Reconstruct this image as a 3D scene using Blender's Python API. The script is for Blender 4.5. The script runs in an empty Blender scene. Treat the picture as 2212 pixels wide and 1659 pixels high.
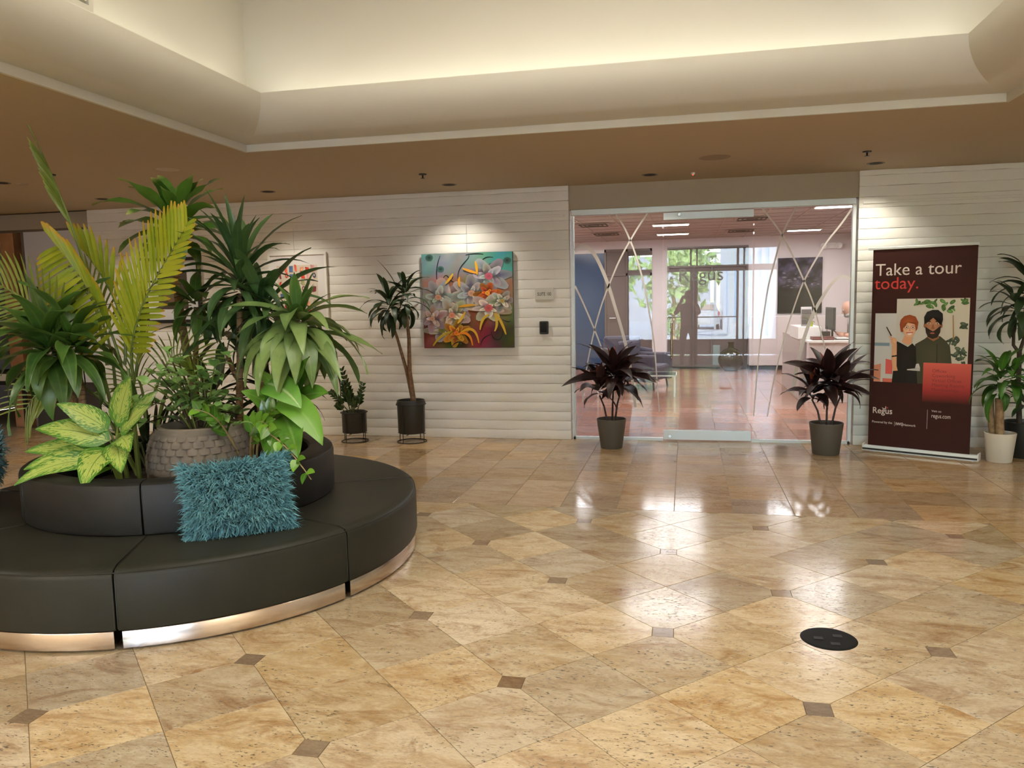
import bpy, bmesh, math, random
from math import sin, cos, pi, radians, sqrt, atan2, hypot
from mathutils import Vector, Matrix
random.seed(7)
sc = bpy.context.scene
COL = sc.collection

# ------------------------------------------------------------------ camera
cam_data = bpy.data.cameras.new('camera'); cam = bpy.data.objects.new('camera', cam_data); COL.objects.link(cam)
cam_data.sensor_width = 36.0; cam_data.lens = 1697.69 / 2212 * 36.0; cam_data.clip_start = 0.03; cam_data.clip_end = 500
CY, CP, CR = -0.218973, 0.107952, -0.0201559
fw = Vector((sin(CY) * cos(CP), cos(CY) * cos(CP), -sin(CP)))
rt = Vector((cos(CY), -sin(CY), 0)); up = rt.cross(fw)
r2 = cos(CR) * rt + sin(CR) * up; u2 = -sin(CR) * rt + cos(CR) * up
m = Matrix((r2, u2, -fw)).transposed().to_4x4(); m.translation = Vector((0.75565, -5.84696, 1.70213))
cam.matrix_world = m
sc.camera = cam

# ------------------------------------------------------------------ world, sun, lamps, exposure
sc.view_settings.view_transform = 'Standard'; sc.view_settings.look = 'None'
sc.view_settings.exposure = 0.33; sc.view_settings.gamma = 1.0; sc.view_settings.use_curve_mapping = False
sc.cycles.max_bounces = 10; sc.cycles.diffuse_bounces = 4; sc.cycles.glossy_bounces = 5
sc.cycles.transparent_max_bounces = 24; sc.cycles.transmission_bounces = 6
sc.cycles.sample_clamp_indirect = 6.0; sc.cycles.caustics_reflective = False; sc.cycles.caustics_refractive = False
w = bpy.data.worlds.new('sky'); sc.world = w; w.use_nodes = True
wn = w.node_tree.nodes; wl = w.node_tree.links
sky = wn.new('ShaderNodeTexSky'); sky.sky_type = 'NISHITA'; sky.sun_elevation = radians(50); sky.sun_rotation = radians(20); sky.sun_disc = False
wl.new(sky.outputs[0], wn['Background'].inputs[0]); wn['Background'].inputs[1].default_value = 5.0

def lamp(name, kind, loc, power, color, size=0.2, size_y=None, aim=None, spot=None, blend=0.6):
    d = bpy.data.lights.new(name, kind); d.energy = power; d.color = color
    if kind == 'AREA':
        d.size = size
        if size_y: d.shape = 'RECTANGLE'; d.size_y = size_y
    elif kind != 'SUN': d.shadow_soft_size = size
    if kind == 'SPOT': d.spot_size = radians(spot); d.spot_blend = blend
    o = bpy.data.objects.new(name, d); COL.objects.link(o); o.location = loc
    if aim is not None: o.rotation_euler = Vector(aim).to_track_quat('-Z', 'Y').to_euler()
    return o
sun = lamp('sun', 'SUN', (0, -20, 12), 150.0, (1, .96, .9), aim=(0.25, -0.75, -0.8)); sun.data.angle = radians(0.6)
WARM = (1.0, .935, .79)
COVE = 9.0
# fluorescent strips lying in the cove trough round the raised dome, washing its walls
for nm, loc, rz, ln in (('b', (0, .20, 3.30), 0, 5.2), ('f', (0, -5.23, 3.30), 0, 5.2), ('l', (-2.71, -2.52, 3.30), 90, 5.2), ('r', (2.71, -2.52, 3.30), 90, 5.2)):
    o = lamp('cove_lamp', 'AREA', loc, COVE, (1.0, .96, .80), ln, .07); o.rotation_euler = (pi, 0, radians(rz))
# unseen fill panel added in the dome crown to light the hall
DOME = 102.0
lamp('dome_fill', 'AREA', (0, -2.52, 4.92), DOME, (1.0, .94, .78), 3.4, 3.4, aim=(0, 0, -1)).data.spread = radians(152)
DL = [(-6.136, 2.555), (-4.005, 2.673), (-1.869, 2.879), (.369, 2.93), (2.636, 2.96), (-6.164, 1.133)]
for x, y in DL:
    lamp('downlight_or_fill_lamp', 'SPOT', (x, y, 2.97), 72.0, WARM, .05, aim=(0, .05, -1), spot=120, blend=.95)
for x, y, p in ((-6, -3.5, 170), (4.9, .5, 60), (5.3, -3.5, 120), (-4.2, -8.6, 430), (5.4, -8.4, 360), (-5.8, -9.0, 500), (5.4, -9.4, 400), (-4.0, -9.6, 500)):  # unseen fill spots without fittings, added to brighten hall and block wall
    lamp('downlight_or_fill_lamp', 'SPOT', (x, y, 2.97), p, WARM, .08, aim=(0, 0, -1), spot=165, blend=.5)
OFFICE = 36.0
for x, y in ((.48, 8.8), (.48, 11.0), (3.08, 11.2), (2.95, 6.8), (-1.9, 8.8), (-1.9, 5.6), (-1.9, 11.2), (.5, 5.6), (2.9, 4.9)):  # lamps away from the lit strips, and the large size, added to spread light
    lamp('troffer_or_fill_lamp', 'AREA', (x, y, 2.93), OFFICE, (1.0, .96, 1.0), 1.2, .6, aim=(0, 0, -1))

# ------------------------------------------------------------------ materials
def lin(c): return tuple(((v / 255 + .055) / 1.055) ** 2.4 if v > 10 else v / 255 / 12.92 for v in c)
def mat(name, color=(.8, .8, .8), rough=.5, metal=0., spec=.5, noise=None, bump=0., bscale=40., emit=None, coat=0., rnd=0.):
    m = bpy.data.materials.new(name); m.use_nodes = True; nt = m.node_tree; n = nt.nodes; l = nt.links
    b = n['Principled BSDF']; b.inputs['Base Color'].default_value = (*color, 1); b.inputs['Roughness'].default_value = rough
    b.inputs['Metallic'].default_value = metal; b.inputs['Specular IOR Level'].default_value = spec; b.inputs['Coat Weight'].default_value = coat
    if emit: b.inputs['Emission Color'].default_value = (*emit[0], 1); b.inputs['Emission Strength'].default_value = emit[1]
    src = None
    if noise or bump:
        tc = n.new('ShaderNodeNewGeometry'); tx = n.new('ShaderNodeTexNoise'); tx.inputs['Scale'].default_value = noise[1] if noise else bscale
        tx.inputs['Detail'].default_value = 5; l.new(tc.outputs['Position'], tx.inputs['Vector'])
        if noise:
            mx = n.new('ShaderNodeMixRGB'); mx.inputs[1].default_value = (*color, 1); mx.inputs[2].default_value = (*noise[0], 1)
            rp = n.new('ShaderNodeMapRange'); rp.inputs[1].default_value = .35; rp.inputs[2].default_value = .65
            l.new(tx.outputs[0], rp.inputs[0]); l.new(rp.outputs[0], mx.inputs[0]); l.new(mx.outputs[0], b.inputs['Base Color']); src = mx
    if bump:
        t2 = n.new('ShaderNodeTexNoise'); t2.inputs['Scale'].default_value = bscale; t2.inputs['Detail'].default_value = 4
        l.new(tc.outputs['Position'], t2.inputs['Vector'])
        bp = n.new('ShaderNodeBump'); bp.inputs['Strength'].default_value = bump; bp.inputs['Distance'].default_value = .01
        l.new(t2.outputs[0], bp.inputs['Height']); l.new(bp.outputs[0], b.inputs['Normal'])
    if rnd:
        oi = n.new('ShaderNodeObjectInfo'); hs = n.new('ShaderNodeHueSaturation'); mr = n.new('ShaderNodeMapRange')
        mr.inputs[3].default_value = 1 - rnd; mr.inputs[4].default_value = 1 + rnd; l.new(oi.outputs['Random'], mr.inputs[0]); l.new(mr.outputs[0], hs.inputs['Value'])
        if src: l.new(src.outputs[0], hs.inputs['Color'])
        else: hs.inputs['Color'].default_value = (*color, 1)
        l.new(hs.outputs[0], b.inputs['Base Color'])
    return m

def travertine(name, A, B, C, pits=1.0, rough=.16, tint=1.0):
    m = bpy.data.materials.new(name); m.use_nodes = True; nt = m.node_tree; n = nt.nodes; l = nt.links; b = n['Principled BSDF']
    geo = n.new('ShaderNodeNewGeometry'); oi = n.new('ShaderNodeObjectInfo')
    mul = n.new('ShaderNodeVectorMath'); mul.operation = 'SCALE'; mul.inputs['Scale'].default_value = 7.3
    l.new(oi.outputs['Location'], mul.inputs[0])
    sp = n.new('ShaderNodeCombineXYZ'); mr0 = n.new('ShaderNodeMath'); mr0.operation = 'MULTIPLY'; mr0.inputs[1].default_value = 60; l.new(oi.outputs['Random'], mr0.inputs[0]); l.new(mr0.outputs[0], sp.inputs[2])
    ad0 = n.new('ShaderNodeVectorMath'); l.new(mul.outputs[0], ad0.inputs[0]); l.new(sp.outputs[0], ad0.inputs[1])
    ad = n.new('ShaderNodeVectorMath'); l.new(geo.outputs['Position'], ad.inputs[0]); l.new(ad0.outputs[0], ad.inputs[1])
    mp = n.new('ShaderNodeMapping'); mp.inputs['Scale'].default_value = (1, 2.3, 1); mp.inputs['Rotation'].default_value = (0, 0, .35); l.new(ad.outputs[0], mp.inputs[0])
    def noise(scale, det, rough_, lo, hi, src=mp, dist=0.):
        t = n.new('ShaderNodeTexNoise'); t.inputs['Scale'].default_value = scale; t.inputs['Detail'].default_value = det; t.inputs['Roughness'].default_value = rough_; t.inputs['Distortion'].default_value = dist
        l.new(src.outputs[0], t.inputs['Vector']); r = n.new('ShaderNodeMapRange'); r.inputs[1].default_value = lo; r.inputs[2].default_value = hi; l.new(t.outputs[0], r.inputs[0]); return r
    def mix(fac, a, bb, typ='MIX'):
        x = n.new('ShaderNodeMixRGB'); x.blend_type = typ
        if isinstance(fac, float): x.inputs[0].default_value = fac
        else: l.new(fac.outputs[0], x.inputs[0])
        for i, v in ((1, a), (2, bb)):
            if isinstance(v, tuple): x.inputs[i].default_value = (*v, 1)
            else: l.new(v.outputs[0], x.inputs[i])
        return x
    c1 = mix(noise(3.4, 8, .68, .40, .66, dist=.8), A, B)
    f2 = noise(2.0, 8, .74, .50, .70, dist=1.5); c2 = mix(f2, c1, C)
    c3 = mix(noise(26, 4, .7, .35, .75), c2, mix(.28, c2, (1, 1, 1), 'MULTIPLY'), 'MIX')
    fine = noise(38, 6, .7, .3, .7); gr = mix(.16, c2, fine, 'OVERLAY')
    mp2 = n.new('ShaderNodeMapping'); mp2.inputs['Scale'].default_value = (1, 2.6, 1); mp2.inputs['Rotation'].default_value = (0, 0, .2); l.new(ad.outputs[0], mp2.inputs[0])
    pit = noise(46, 3, .55, .60, .655, src=mp2, dist=.4); zone = noise(3.2, 4, .6, .36, .54)
    pz = n.new('ShaderNodeMath'); pz.operation = 'MULTIPLY'; l.new(pit.outputs[0], pz.inputs[0]); l.new(zone.outputs[0], pz.inputs[1])
    pz2 = n.new('ShaderNodeMath'); pz2.operation = 'MULTIPLY'; pz2.inputs[1].default_value = 1.15 * pits; pz2.use_clamp = True; l.new(pz.outputs[0], pz2.inputs[0])
    c4 = mix(pz2, gr, tuple(v * .22 for v in B))
    hs = n.new('ShaderNodeHueSaturation'); mr = n.new('ShaderNodeMapRange'); mr.inputs[3].default_value = .76 * tint; mr.inputs[4].default_value = 1.15 * tint
    l.new(oi.outputs['Random'], mr.inputs[0]); l.new(mr.outputs[0], hs.inputs['Value'])
    m2 = n.new('ShaderNodeMath'); m2.operation = 'FRACT'; m3 = n.new('ShaderNodeMath'); m3.operation = 'MULTIPLY'; m3.inputs[1].default_value = 13.7
    l.new(oi.outputs['Random'], m3.inputs[0]); l.new(m3.outputs[0], m2.inputs[0]); mr2 = n.new('ShaderNodeMapRange'); mr2.inputs[3].default_value = .85; mr2.inputs[4].default_value = 1.15
    l.new(m2.outputs[0], mr2.inputs[0]); l.new(mr2.outputs[0], hs.inputs['Saturation']); l.new(c4.outputs[0], hs.inputs['Color'])
    l.new(hs.outputs[0], b.inputs['Base Color'])
    rr = n.new('ShaderNodeMapRange'); rr.inputs[3].default_value = rough; rr.inputs[4].default_value = rough + .35; l.new(pz2.outputs[0], rr.inputs[0]); l.new(rr.outputs[0], b.inputs['Roughness'])
    bp = n.new('ShaderNodeBump'); bp.inputs['Strength'].default_value = .25; bp.inputs['Distance'].default_value = -.004; l.new(pz2.outputs[0], bp.inputs['Height'])
    bp2 = n.new('ShaderNodeBump'); bp2.inputs['Strength'].default_value = .035; bp2.inputs['Distance'].default_value = .01; l.new(noise(5, 2, .5, 0, 1).outputs[0], bp2.inputs['Height']); l.new(bp2.outputs[0], bp.inputs['Normal'])
    l.new(bp.outputs[0], b.inputs['Normal']); b.inputs['Specular IOR Level'].default_value = .42
    return m

def glass_mat(name, tint=(.95, .97, .96), ior=1.5):
    m = bpy.data.materials.new(name); m.use_nodes = True; n = m.node_tree.nodes; l = m.node_tree.links
    n.remove(n['Principled BSDF']); o = n['Material Output']
    t = n.new('ShaderNodeBsdfTransparent'); t.inputs[0].default_value = (*tint, 1); g = n.new('ShaderNodeBsdfGlossy'); g.inputs['Roughness'].default_value = 0.0
    f = n.new('ShaderNodeFresnel'); f.inputs[0].default_value = ior; x = n.new('ShaderNodeMixShader')
    l.new(f.outputs[0], x.inputs[0]); l.new(t.outputs[0], x.inputs[1]); l.new(g.outputs[0], x.inputs[2]); l.new(x.outputs[0], o.inputs[0]); return m

def leaf_mat(name, dark, light, rough=.38, rib=(.35, .5, .18), edge=None, trans=.12, tip=None):
    """green blade: object-random hue, pale midrib along the UV centre, optional edge or tip colour"""
    m = bpy.data.materials.new(name); m.use_nodes = True; n = m.node_tree.nodes; l = m.node_tree.links; b = n['Principled BSDF']
    oi = n.new('ShaderNodeObjectInfo'); uv = n.new('ShaderNodeUVMap'); s = n.new('ShaderNodeSeparateXYZ'); l.new(uv.outputs[0], s.inputs[0])
    ge = n.new('ShaderNodeNewGeometry'); nz = n.new('ShaderNodeTexNoise'); nz.inputs['Scale'].default_value = 14; l.new(ge.outputs['Position'], nz.inputs['Vector'])
    ad = n.new('ShaderNodeMath'); ad.operation = 'ADD'; l.new(oi.outputs['Random'], ad.inputs[0]); l.new(nz.outputs[0], ad.inputs[1])
    mr = n.new('ShaderNodeMapRange'); mr.inputs[1].default_value = .35; mr.inputs[2].default_value = 1.35; l.new(ad.outputs[0], mr.inputs[0])
    mx = n.new('ShaderNodeMixRGB'); mx.inputs[1].default_value = (*dark, 1); mx.inputs[2].default_value = (*light, 1); l.new(mr.outputs[0], mx.inputs[0])
    a = n.new('ShaderNodeMath'); a.operation = 'SUBTRACT'; a.inputs[1].default_value = .5; l.new(s.outputs[0], a.inputs[0]); ab = n.new('ShaderNodeMath'); ab.operation = 'ABSOLUTE'; l.new(a.outputs[0], ab.inputs[0])
    rb = n.new('ShaderNodeMapRange'); rb.inputs[1].default_value = .02; rb.inputs[2].default_value = .07; rb.inputs[3].default_value = .6; rb.inputs[4].default_value = 0.; l.new(ab.outputs[0], rb.inputs[0])
    m2 = n.new('ShaderNodeMixRGB'); m2.inputs[2].default_value = (*rib, 1); l.new(rb.outputs[0], m2.inputs[0]); l.new(mx.outputs[0], m2.inputs[1]); last = m2
    if edge:
        er = n.new('ShaderNodeMapRange'); er.inputs[1].default_value = .36; er.inputs[2].default_value = .5; er.inputs[4].default_value = .8; l.new(ab.outputs[0], er.inputs[0])
        m3 = n.new('ShaderNodeMixRGB'); m3.inputs[2].default_value = (*edge, 1); l.new(er.outputs[0], m3.inputs[0]); l.new(last.outputs[0], m3.inputs[1]); last = m3
    if tip:
        er = n.new('ShaderNodeMapRange'); er.inputs[1].default_value = .8; er.inputs[2].default_value = 1.0; er.inputs[4].default_value = .9; l.new(s.outputs[1], er.inputs[0])
        m3 = n.new('ShaderNodeMixRGB'); m3.inputs[2].default_value = (*tip, 1); l.new(er.outputs[0], m3.inputs[0]); l.new(last.outputs[0], m3.inputs[1]); last = m3
    l.new(last.outputs[0], b.inputs['Base Color']); b.inputs['Roughness'].default_value = rough
    if trans:
        tr = n.new('ShaderNodeBsdfTranslucent'); l.new(last.outputs[0], tr.inputs[0]); ms = n.new('ShaderNodeMixShader'); ms.inputs[0].default_value = trans
        l.new(b.outputs[0], ms.inputs[1]); l.new(tr.outputs[0], ms.inputs[2]); l.new(ms.outputs[0], n['Material Output'].inputs[0])
    return m

def print_mat(name, rough=.55):
    m = bpy.data.materials.new(name); m.use_nodes = True; n = m.node_tree.nodes; b = n['Principled BSDF']
    a = n.new('ShaderNodeVertexColor'); a.layer_name = 'Col'; m.node_tree.links.new(a.outputs[0], b.inputs['Base Color']); b.inputs['Roughness'].default_value = rough; b.inputs['Specular IOR Level'].default_value = .25; return m

STONE = travertine('travertine', (.60, .48, .32), (.47, .33, .18), (.31, .165, .07))
STONE_EDGE = travertine('travertine_border', (.48, .345, .21), (.39, .25, .135), (.28, .155, .07), pits=.8, rough=.11)
ACCENT = travertine('brown_marble', (.30, .21, .13), (.25, .165, .10), (.20, .12, .07), pits=.2)
GROUT = mat('grout', (.23, .17, .10), .8, bump=.2)
OFFTILE = travertine('office_travertine', (.42, .21, .135), (.36, .17, .11), (.28, .13, .08), pits=.3, rough=.14)
BRICKP = mat('white_painted_block', (.82, .80, .76), .6, noise=((.77, .75, .70), 1.4), bump=.25, bscale=26)
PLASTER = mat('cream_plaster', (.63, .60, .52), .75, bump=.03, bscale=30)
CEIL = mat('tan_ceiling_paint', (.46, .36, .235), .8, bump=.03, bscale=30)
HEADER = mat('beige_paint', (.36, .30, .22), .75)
WHITEWALL = mat('office_wall_paint', (.72, .66, .65), .7, noise=((.69, .63, .62), 2))
OFFCEIL = mat('office_ceiling_board', (.46, .37, .33), .8, bump=.1, bscale=90)
ALU = mat('brushed_aluminium', (.62, .64, .64), .32, metal=.85)
SATIN = mat('satin_silver', (.66, .70, .70), .42, metal=.3)
STEEL = mat('polished_steel', (.66, .57, .50), .2, metal=1.0)
DARKMET = mat('dark_metal', (.018, .016, .014), .45, metal=.4)
BLACK = mat('black_plastic', (.010, .010, .010), .38)
BLACKROUGH = mat('matt_black', (.012, .011, .010), .75)
LEATHER = mat('black_leather', (.021, .021, .0155), .45, spec=.22, noise=((.026, .0255, .0185), 2.5), bump=.10, bscale=240)
LEATHER2 = mat('charcoal_leather', (.007, .0075, .007), .5, spec=.35, noise=((.012, .012, .011), 2.5), bump=.10, bscale=240)
WHITE = mat('white_paint', (.80, .78, .74), .5)
GLASS = glass_mat('clear_glass')
FROST = mat('frosted_vinyl', (.66, .61, .58), .6)
FROSTGLASS = mat('frosted_glass', (.66, .66, .72), .35)
BROWNFRAME = mat('brown_metal', (.17, .135, .12), .4, metal=.3)
DARKGLASS = mat('smoked_glass', (.15, .12, .105), .08)
PRINT = print_mat('printed_ink'); PAINTART = print_mat('oil_paint', .45)
WOOD = mat('orange_wood', (.47, .23, .11), .4, noise=((.36, .16, .07), 6))
SOIL = mat('potting_soil', (.030, .021, .014), .9, noise=((.06, .042, .028), 60), bump=.6, bscale=90)
BARK = mat('tan_cane_bark', (.40, .255, .13), .7, noise=((.24, .14, .07), 24), bump=.4, bscale=60)

# ------------------------------------------------------------------ object helpers
ORG = {}
def link(o): COL.objects.link(o); return o
def thing(name, label, cat, loc=(0, 0, 0), group=None):
    o = link(bpy.data.objects.new(name, None)); o.location = loc; o.empty_display_size = .05
    o['label'] = label; o['category'] = cat
    if group: o['group'] = group
    ORG[o.name] = Vector(loc); return o
def tag(o, label, cat, group=None):
    o['label'] = label; o['category'] = cat
    if group: o['group'] = group
    return o
def structure(o): o['kind'] = 'structure'; return o
def sroot(name, loc=(0, 0, 0)):
    o = link(bpy.data.objects.new(name, None)); o.location = loc; o['kind'] = 'structure'; ORG[o.name] = Vector(loc); return o
def org(o): return ORG.get(o.name, Vector((0, 0, 0))) if o else Vector((0, 0, 0))
def obj(name, me, mt=None, parent=None, at=None, rot=None):
    """link a mesh; vertices are in world space relative to `at` (default: world origin)"""
    o = link(bpy.data.objects.new(name, me)); a = Vector(at) if at is not None else Vector((0, 0, 0))
    if mt and not me.materials: me.materials.append(mt)
    if parent: o.parent = parent; o.location = a - org(parent)
    else: o.location = a
    if rot: o.rotation_euler = rot
    ORG[o.name] = a
    return o
class B:
    """mesh builder"""
    def __init__(s): s.v = []; s.f = []; s.mi = []; s.cur = 0
    def add(s, vs, fs):
        k = len(s.v); s.v += [tuple(v) for v in vs]; s.f += [tuple(i + k for i in f) for f in fs]; s.mi += [s.cur] * len(fs); return s
    def box(s, x0, x1, y0, y1, z0, z1, M=None):
        vs = [Vector((x, y, z)) for x in (x0, x1) for y in (y0, y1) for z in (z0, z1)]
        if M: vs = [M @ v for v in vs]
        return s.add(vs, [(0, 1, 3, 2), (4, 6, 7, 5), (0, 4, 5, 1), (2, 3, 7, 6), (0, 2, 6, 4), (1, 5, 7, 3)])
    def rbox(s, x0, x1, y0, y1, z0, z1, r=.01, M=None):
        """box with chamfered edges"""
        bm = bmesh.new(); bmesh.ops.create_cube(bm, size=1)
        for v in bm.verts: v.co = Vector(((x0 + x1) / 2 + v.co.x * (x1 - x0), (y0 + y1) / 2 + v.co.y * (y1 - y0), (z0 + z1) / 2 + v.co.z * (z1 - z0)))
        bmesh.ops.bevel(bm, geom=bm.edges[:], offset=r, segments=2, affect='EDGES', profile=.5)
        bm.verts.index_update(); vs = [v.co.copy() for v in bm.verts]; fs = [[v.index for v in f.verts] for f in bm.faces]; bm.free()
        if M: vs = [M @ v for v in vs]
        return s.add(vs, fs)
    def prism(s, pts, z0, z1, M=None):
        n = len(pts); vs = [Vector((*p, z0)) for p in pts] + [Vector((*p, z1)) for p in pts]
        if M: vs = [M @ v for v in vs]
        return s.add(vs, [tuple(range(n - 1, -1, -1)), tuple(range(n, 2 * n))] + [(i, (i + 1) % n, n + (i + 1) % n, n + i) for i in range(n)])
    def lathe(s, prof, c=(0, 0, 0), n=32, a0=0, a1=2 * pi, cap=False, M=None):
        full = abs(a1 - a0 - 2 * pi) < 1e-6; k = n if full else n + 1; vs = []; fs = []
        for i in range(k):
            a = a0 + (a1 - a0) * i / n
            for r, z in prof: vs.append(Vector((c[0] + r * cos(a), c[1] + r * sin(a), c[2] + z)))
        q = len(prof)
        for i in range(n):
            j = (i + 1) % k
            for t in range(q - 1): fs.append((i * q + t, j * q + t, j * q + t + 1, i * q + t + 1))
        if cap and not full:
            fs.append(tuple(range(q))); fs.append(tuple(n * q + t for t in range(q - 1, -1, -1)))
        if M: vs = [M @ v for v in vs]
        return s.add(vs, fs)
    def tube(s, path, rad, n=8, cap=True):
        path = [Vector(p) for p in path]; k = len(path)
        if not hasattr(rad, '__len__'): rad = [rad] * k
        vs = []; fs = []; ref = None
        for i, p in enumerate(path):
            t = (path[min(i + 1, k - 1)] - path[max(i - 1, 0)]).normalized()
            if ref is None: ref = Vector((0, 0, 1)) if abs(t.z) < .9 else Vector((1, 0, 0))
            x = t.cross(ref).normalized(); y = t.cross(x).normalized(); ref = -y if False else ref
            for j in range(n):
                a = 2 * pi * j / n; vs.append(p + rad[i] * (cos(a) * x + sin(a) * y))
        for i in range(k - 1):
            for j in range(n): fs.append((i * n + j, i * n + (j + 1) % n, (i + 1) * n + (j + 1) % n, (i + 1) * n + j))
        if cap: fs.append(tuple(range(n - 1, -1, -1))); fs.append(tuple((k - 1) * n + j for j in range(n)))
        return s.add(vs, fs)
    def ball(s, c, r, n=12, sc_=(1, 1, 1)):
        k = n // 2; prof = [(max(1e-4, sin(pi * i / k)), -cos(pi * i / k)) for i in range(k + 1)]
        b = B().lathe(prof, n=n); return s.add([Vector((c[0] + v[0] * r * sc_[0], c[1] + v[1] * r * sc_[1], c[2] + v[2] * r * sc_[2])) for v in b.v], b.f)
    def mesh(s, name, org_=(0, 0, 0), smooth=False, mats=None):
        me = bpy.data.meshes.new(name); o = Vector(org_); me.from_pydata([Vector(v) - o for v in s.v], [], s.f)
        if mats:
            for x in mats: me.materials.append(x)
            me.polygons.foreach_set('material_index', s.mi)
        bm = bmesh.new(); bm.from_mesh(me); bmesh.ops.recalc_face_normals(bm, faces=bm.faces[:]); bm.to_mesh(me); bm.free()
        if smooth:
            me.polygons.foreach_set('use_smooth', [True] * len(me.polygons))
            if smooth != 'all': me.set_sharp_from_angle(angle=radians(smooth if smooth is not True else 40))
        me.update(); return me
    def build(s, name, mt, parent=None, at=None, smooth=False, mats=None):
        a = at if at is not None else (org(parent) if parent else (0, 0, 0))
        return obj(name, s.mesh(name, a, smooth, mats), None if mats else mt, parent, a)

def text_mesh(body, size, align='LEFT', bold=0.):
    cu = bpy.data.curves.new('t', 'FONT'); cu.body = body; cu.size = size; cu.align_x = align; cu.offset = bold; cu.resolution_u = 3
    o = bpy.data.objects.new('t', cu); COL.objects.link(o); me = bpy.data.meshes.new_from_object(o.evaluated_get(bpy.context.evaluated_depsgraph_get()))
    bpy.data.objects.remove(o); me.materials.clear(); return me
def text(name, body, size, mt, parent, origin, ux, uz, align='LEFT', bold=0., sx=1.):
    me = text_mesh(body, size, align, bold); ux = Vector(ux).normalized(); uz = Vector(uz); 
    for v in me.vertices: v.co = ux * v.co.x * sx + uz * v.co.y
    return obj(name, me, mt, parent, origin)
def art(name, items, mt, parent, origin, ux, uz, nrm, step=.00012):
    """flat artwork: items are (points, rim colour, centre colour); each item lies a hair above the one before"""
    vs = []; fs = []; cols = []; ux, uz, nrm = Vector(ux), Vector(uz), Vector(nrm)
    for i, it in enumerate(items):
        pts, c0 = it[0], it[1]; c1 = it[2] if len(it) > 2 and it[2] else None; k = len(vs); off = nrm * (step * i)
        P = [ux * x + uz * y + off for x, y in pts]
        cl = [lin(c) for c in c0] if isinstance(c0, list) else [lin(c0)] * len(pts)
        if c1:
            cx = sum(p[0] for p in pts) / len(pts); cy = sum(p[1] for p in pts) / len(pts)
            if len(it) > 3: cx, cy = it[3]
            vs += P + [ux * cx + uz * cy + off]; cols += cl + [lin(c1)]
            for j in range(len(pts)): fs.append((k + j, k + (j + 1) % len(pts), k + len(pts)))
        else:
            vs += P; cols += cl; fs.append(tuple(range(k, k + len(pts))))
    me = bpy.data.meshes.new(name); me.from_pydata(vs, [], fs); a = me.color_attributes.new('Col', 'FLOAT_COLOR', 'POINT')
    for i, c in enumerate(cols): a.data[i].color = (*c, 1)
    me.update(); return obj(name, me, mt, parent, origin)
def ell(cx, cy, rx, ry, n=14, rot=0., a0=0., a1=2 * pi):
    return [(cx + rx * cos(a) * cos(rot) - ry * sin(a) * sin(rot), cy + rx * cos(a) * sin(rot) + ry * sin(a) * cos(rot)) for a in [a0 + (a1 - a0) * i / n for i in range(n)]]

# ------------------------------------------------------------------ floor
WALLY = 3.42; S = .457; DD = S * sqrt(2); H2 = DD / 2
fl = sroot('floor')
bx = B().box(-9.8, 6.6, -10.3, 3.53, -.12, -.0035).box(-10.6, -7.1, 3.53, 8.0, -.12, -.0035); bx.build('grout_bed', GROUT, fl)
def clip(poly, ax, lim, sgn):
    out = []
    for i in range(len(poly)):
        p, q = poly[i], poly[(i + 1) % len(poly)]; a = sgn * (p[ax] - lim) <= 1e-9; b = sgn * (q[ax] - lim) <= 1e-9
        if a: out.append(p)
        if a != b:
            t = (lim - p[ax]) / (q[ax] - p[ax]); out.append((p[0] + t * (q[0] - p[0]), p[1] + t * (q[1] - p[1])))
    return out
def tile_mesh(poly, jx=.0012, jy=.0012, name='tile'):
    cx = sum(p[0] for p in poly) / len(poly); cy = sum(p[1] for p in poly) / len(poly)
    n = len(poly); P = []
    A = sum(poly[i][0] * poly[(i + 1) % n][1] - poly[(i + 1) % n][0] * poly[i][1] for i in range(n)); sg = 1 if A > 0 else -1
    def inset(d1):
        lines = []
        for i in range(n):
            p, q = Vector(poly[i]), Vector(poly[(i + 1) % n]); t = (q - p).normalized(); nn = Vector((-t.y, t.x)) * sg
            d = d1[0] if abs(nn.x) > .9 else d1[1]; lines.append((p + nn * d, t))
        out = []
        for i in range(n):
            (p, t), (q, r_) = lines[i - 1], lines[i]; den = t.x * r_.y - t.y * r_.x
            if abs(den) < 1e-6: out.append((q.x, q.y)); continue
            k = ((q.x - p.x) * r_.y - (q.y - p.y) * r_.x) / den; out.append((p.x + t.x * k, p.y + t.y * k))
        return out
    a = inset((jx, jy)); c = inset((jx + .0012, jy + .0012))
    vs = [(x - cx, y - cy, -.012) for x, y in a] + [(x - cx, y - cy, -.001) for x, y in a] + [(x - cx, y - cy, 0) for x, y in c]
    fs = [tuple(range(2 * n, 3 * n))] + [(k * n + i, k * n + (i + 1) % n, (k + 1) * n + (i + 1) % n, (k + 1) * n + i) for k in (0, 1) for i in range(n)]
    me = bpy.data.meshes.new(name); me.from_pydata(vs, [], fs)
    bm = bmesh.new(); bm.from_mesh(me); bmesh.ops.recalc_face_normals(bm, faces=bm.faces[:]); bm.to_mesh(me); bm.free(); return me, (cx, cy)
BY = .375; BX = 2.93; cut = .0535
def area(p): return abs(sum(p[i][0] * p[(i + 1) % len(p)][1] - p[(i + 1) % len(p)][0] * p[i][1] for i in range(len(p)))) / 2
cache = {}
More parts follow.
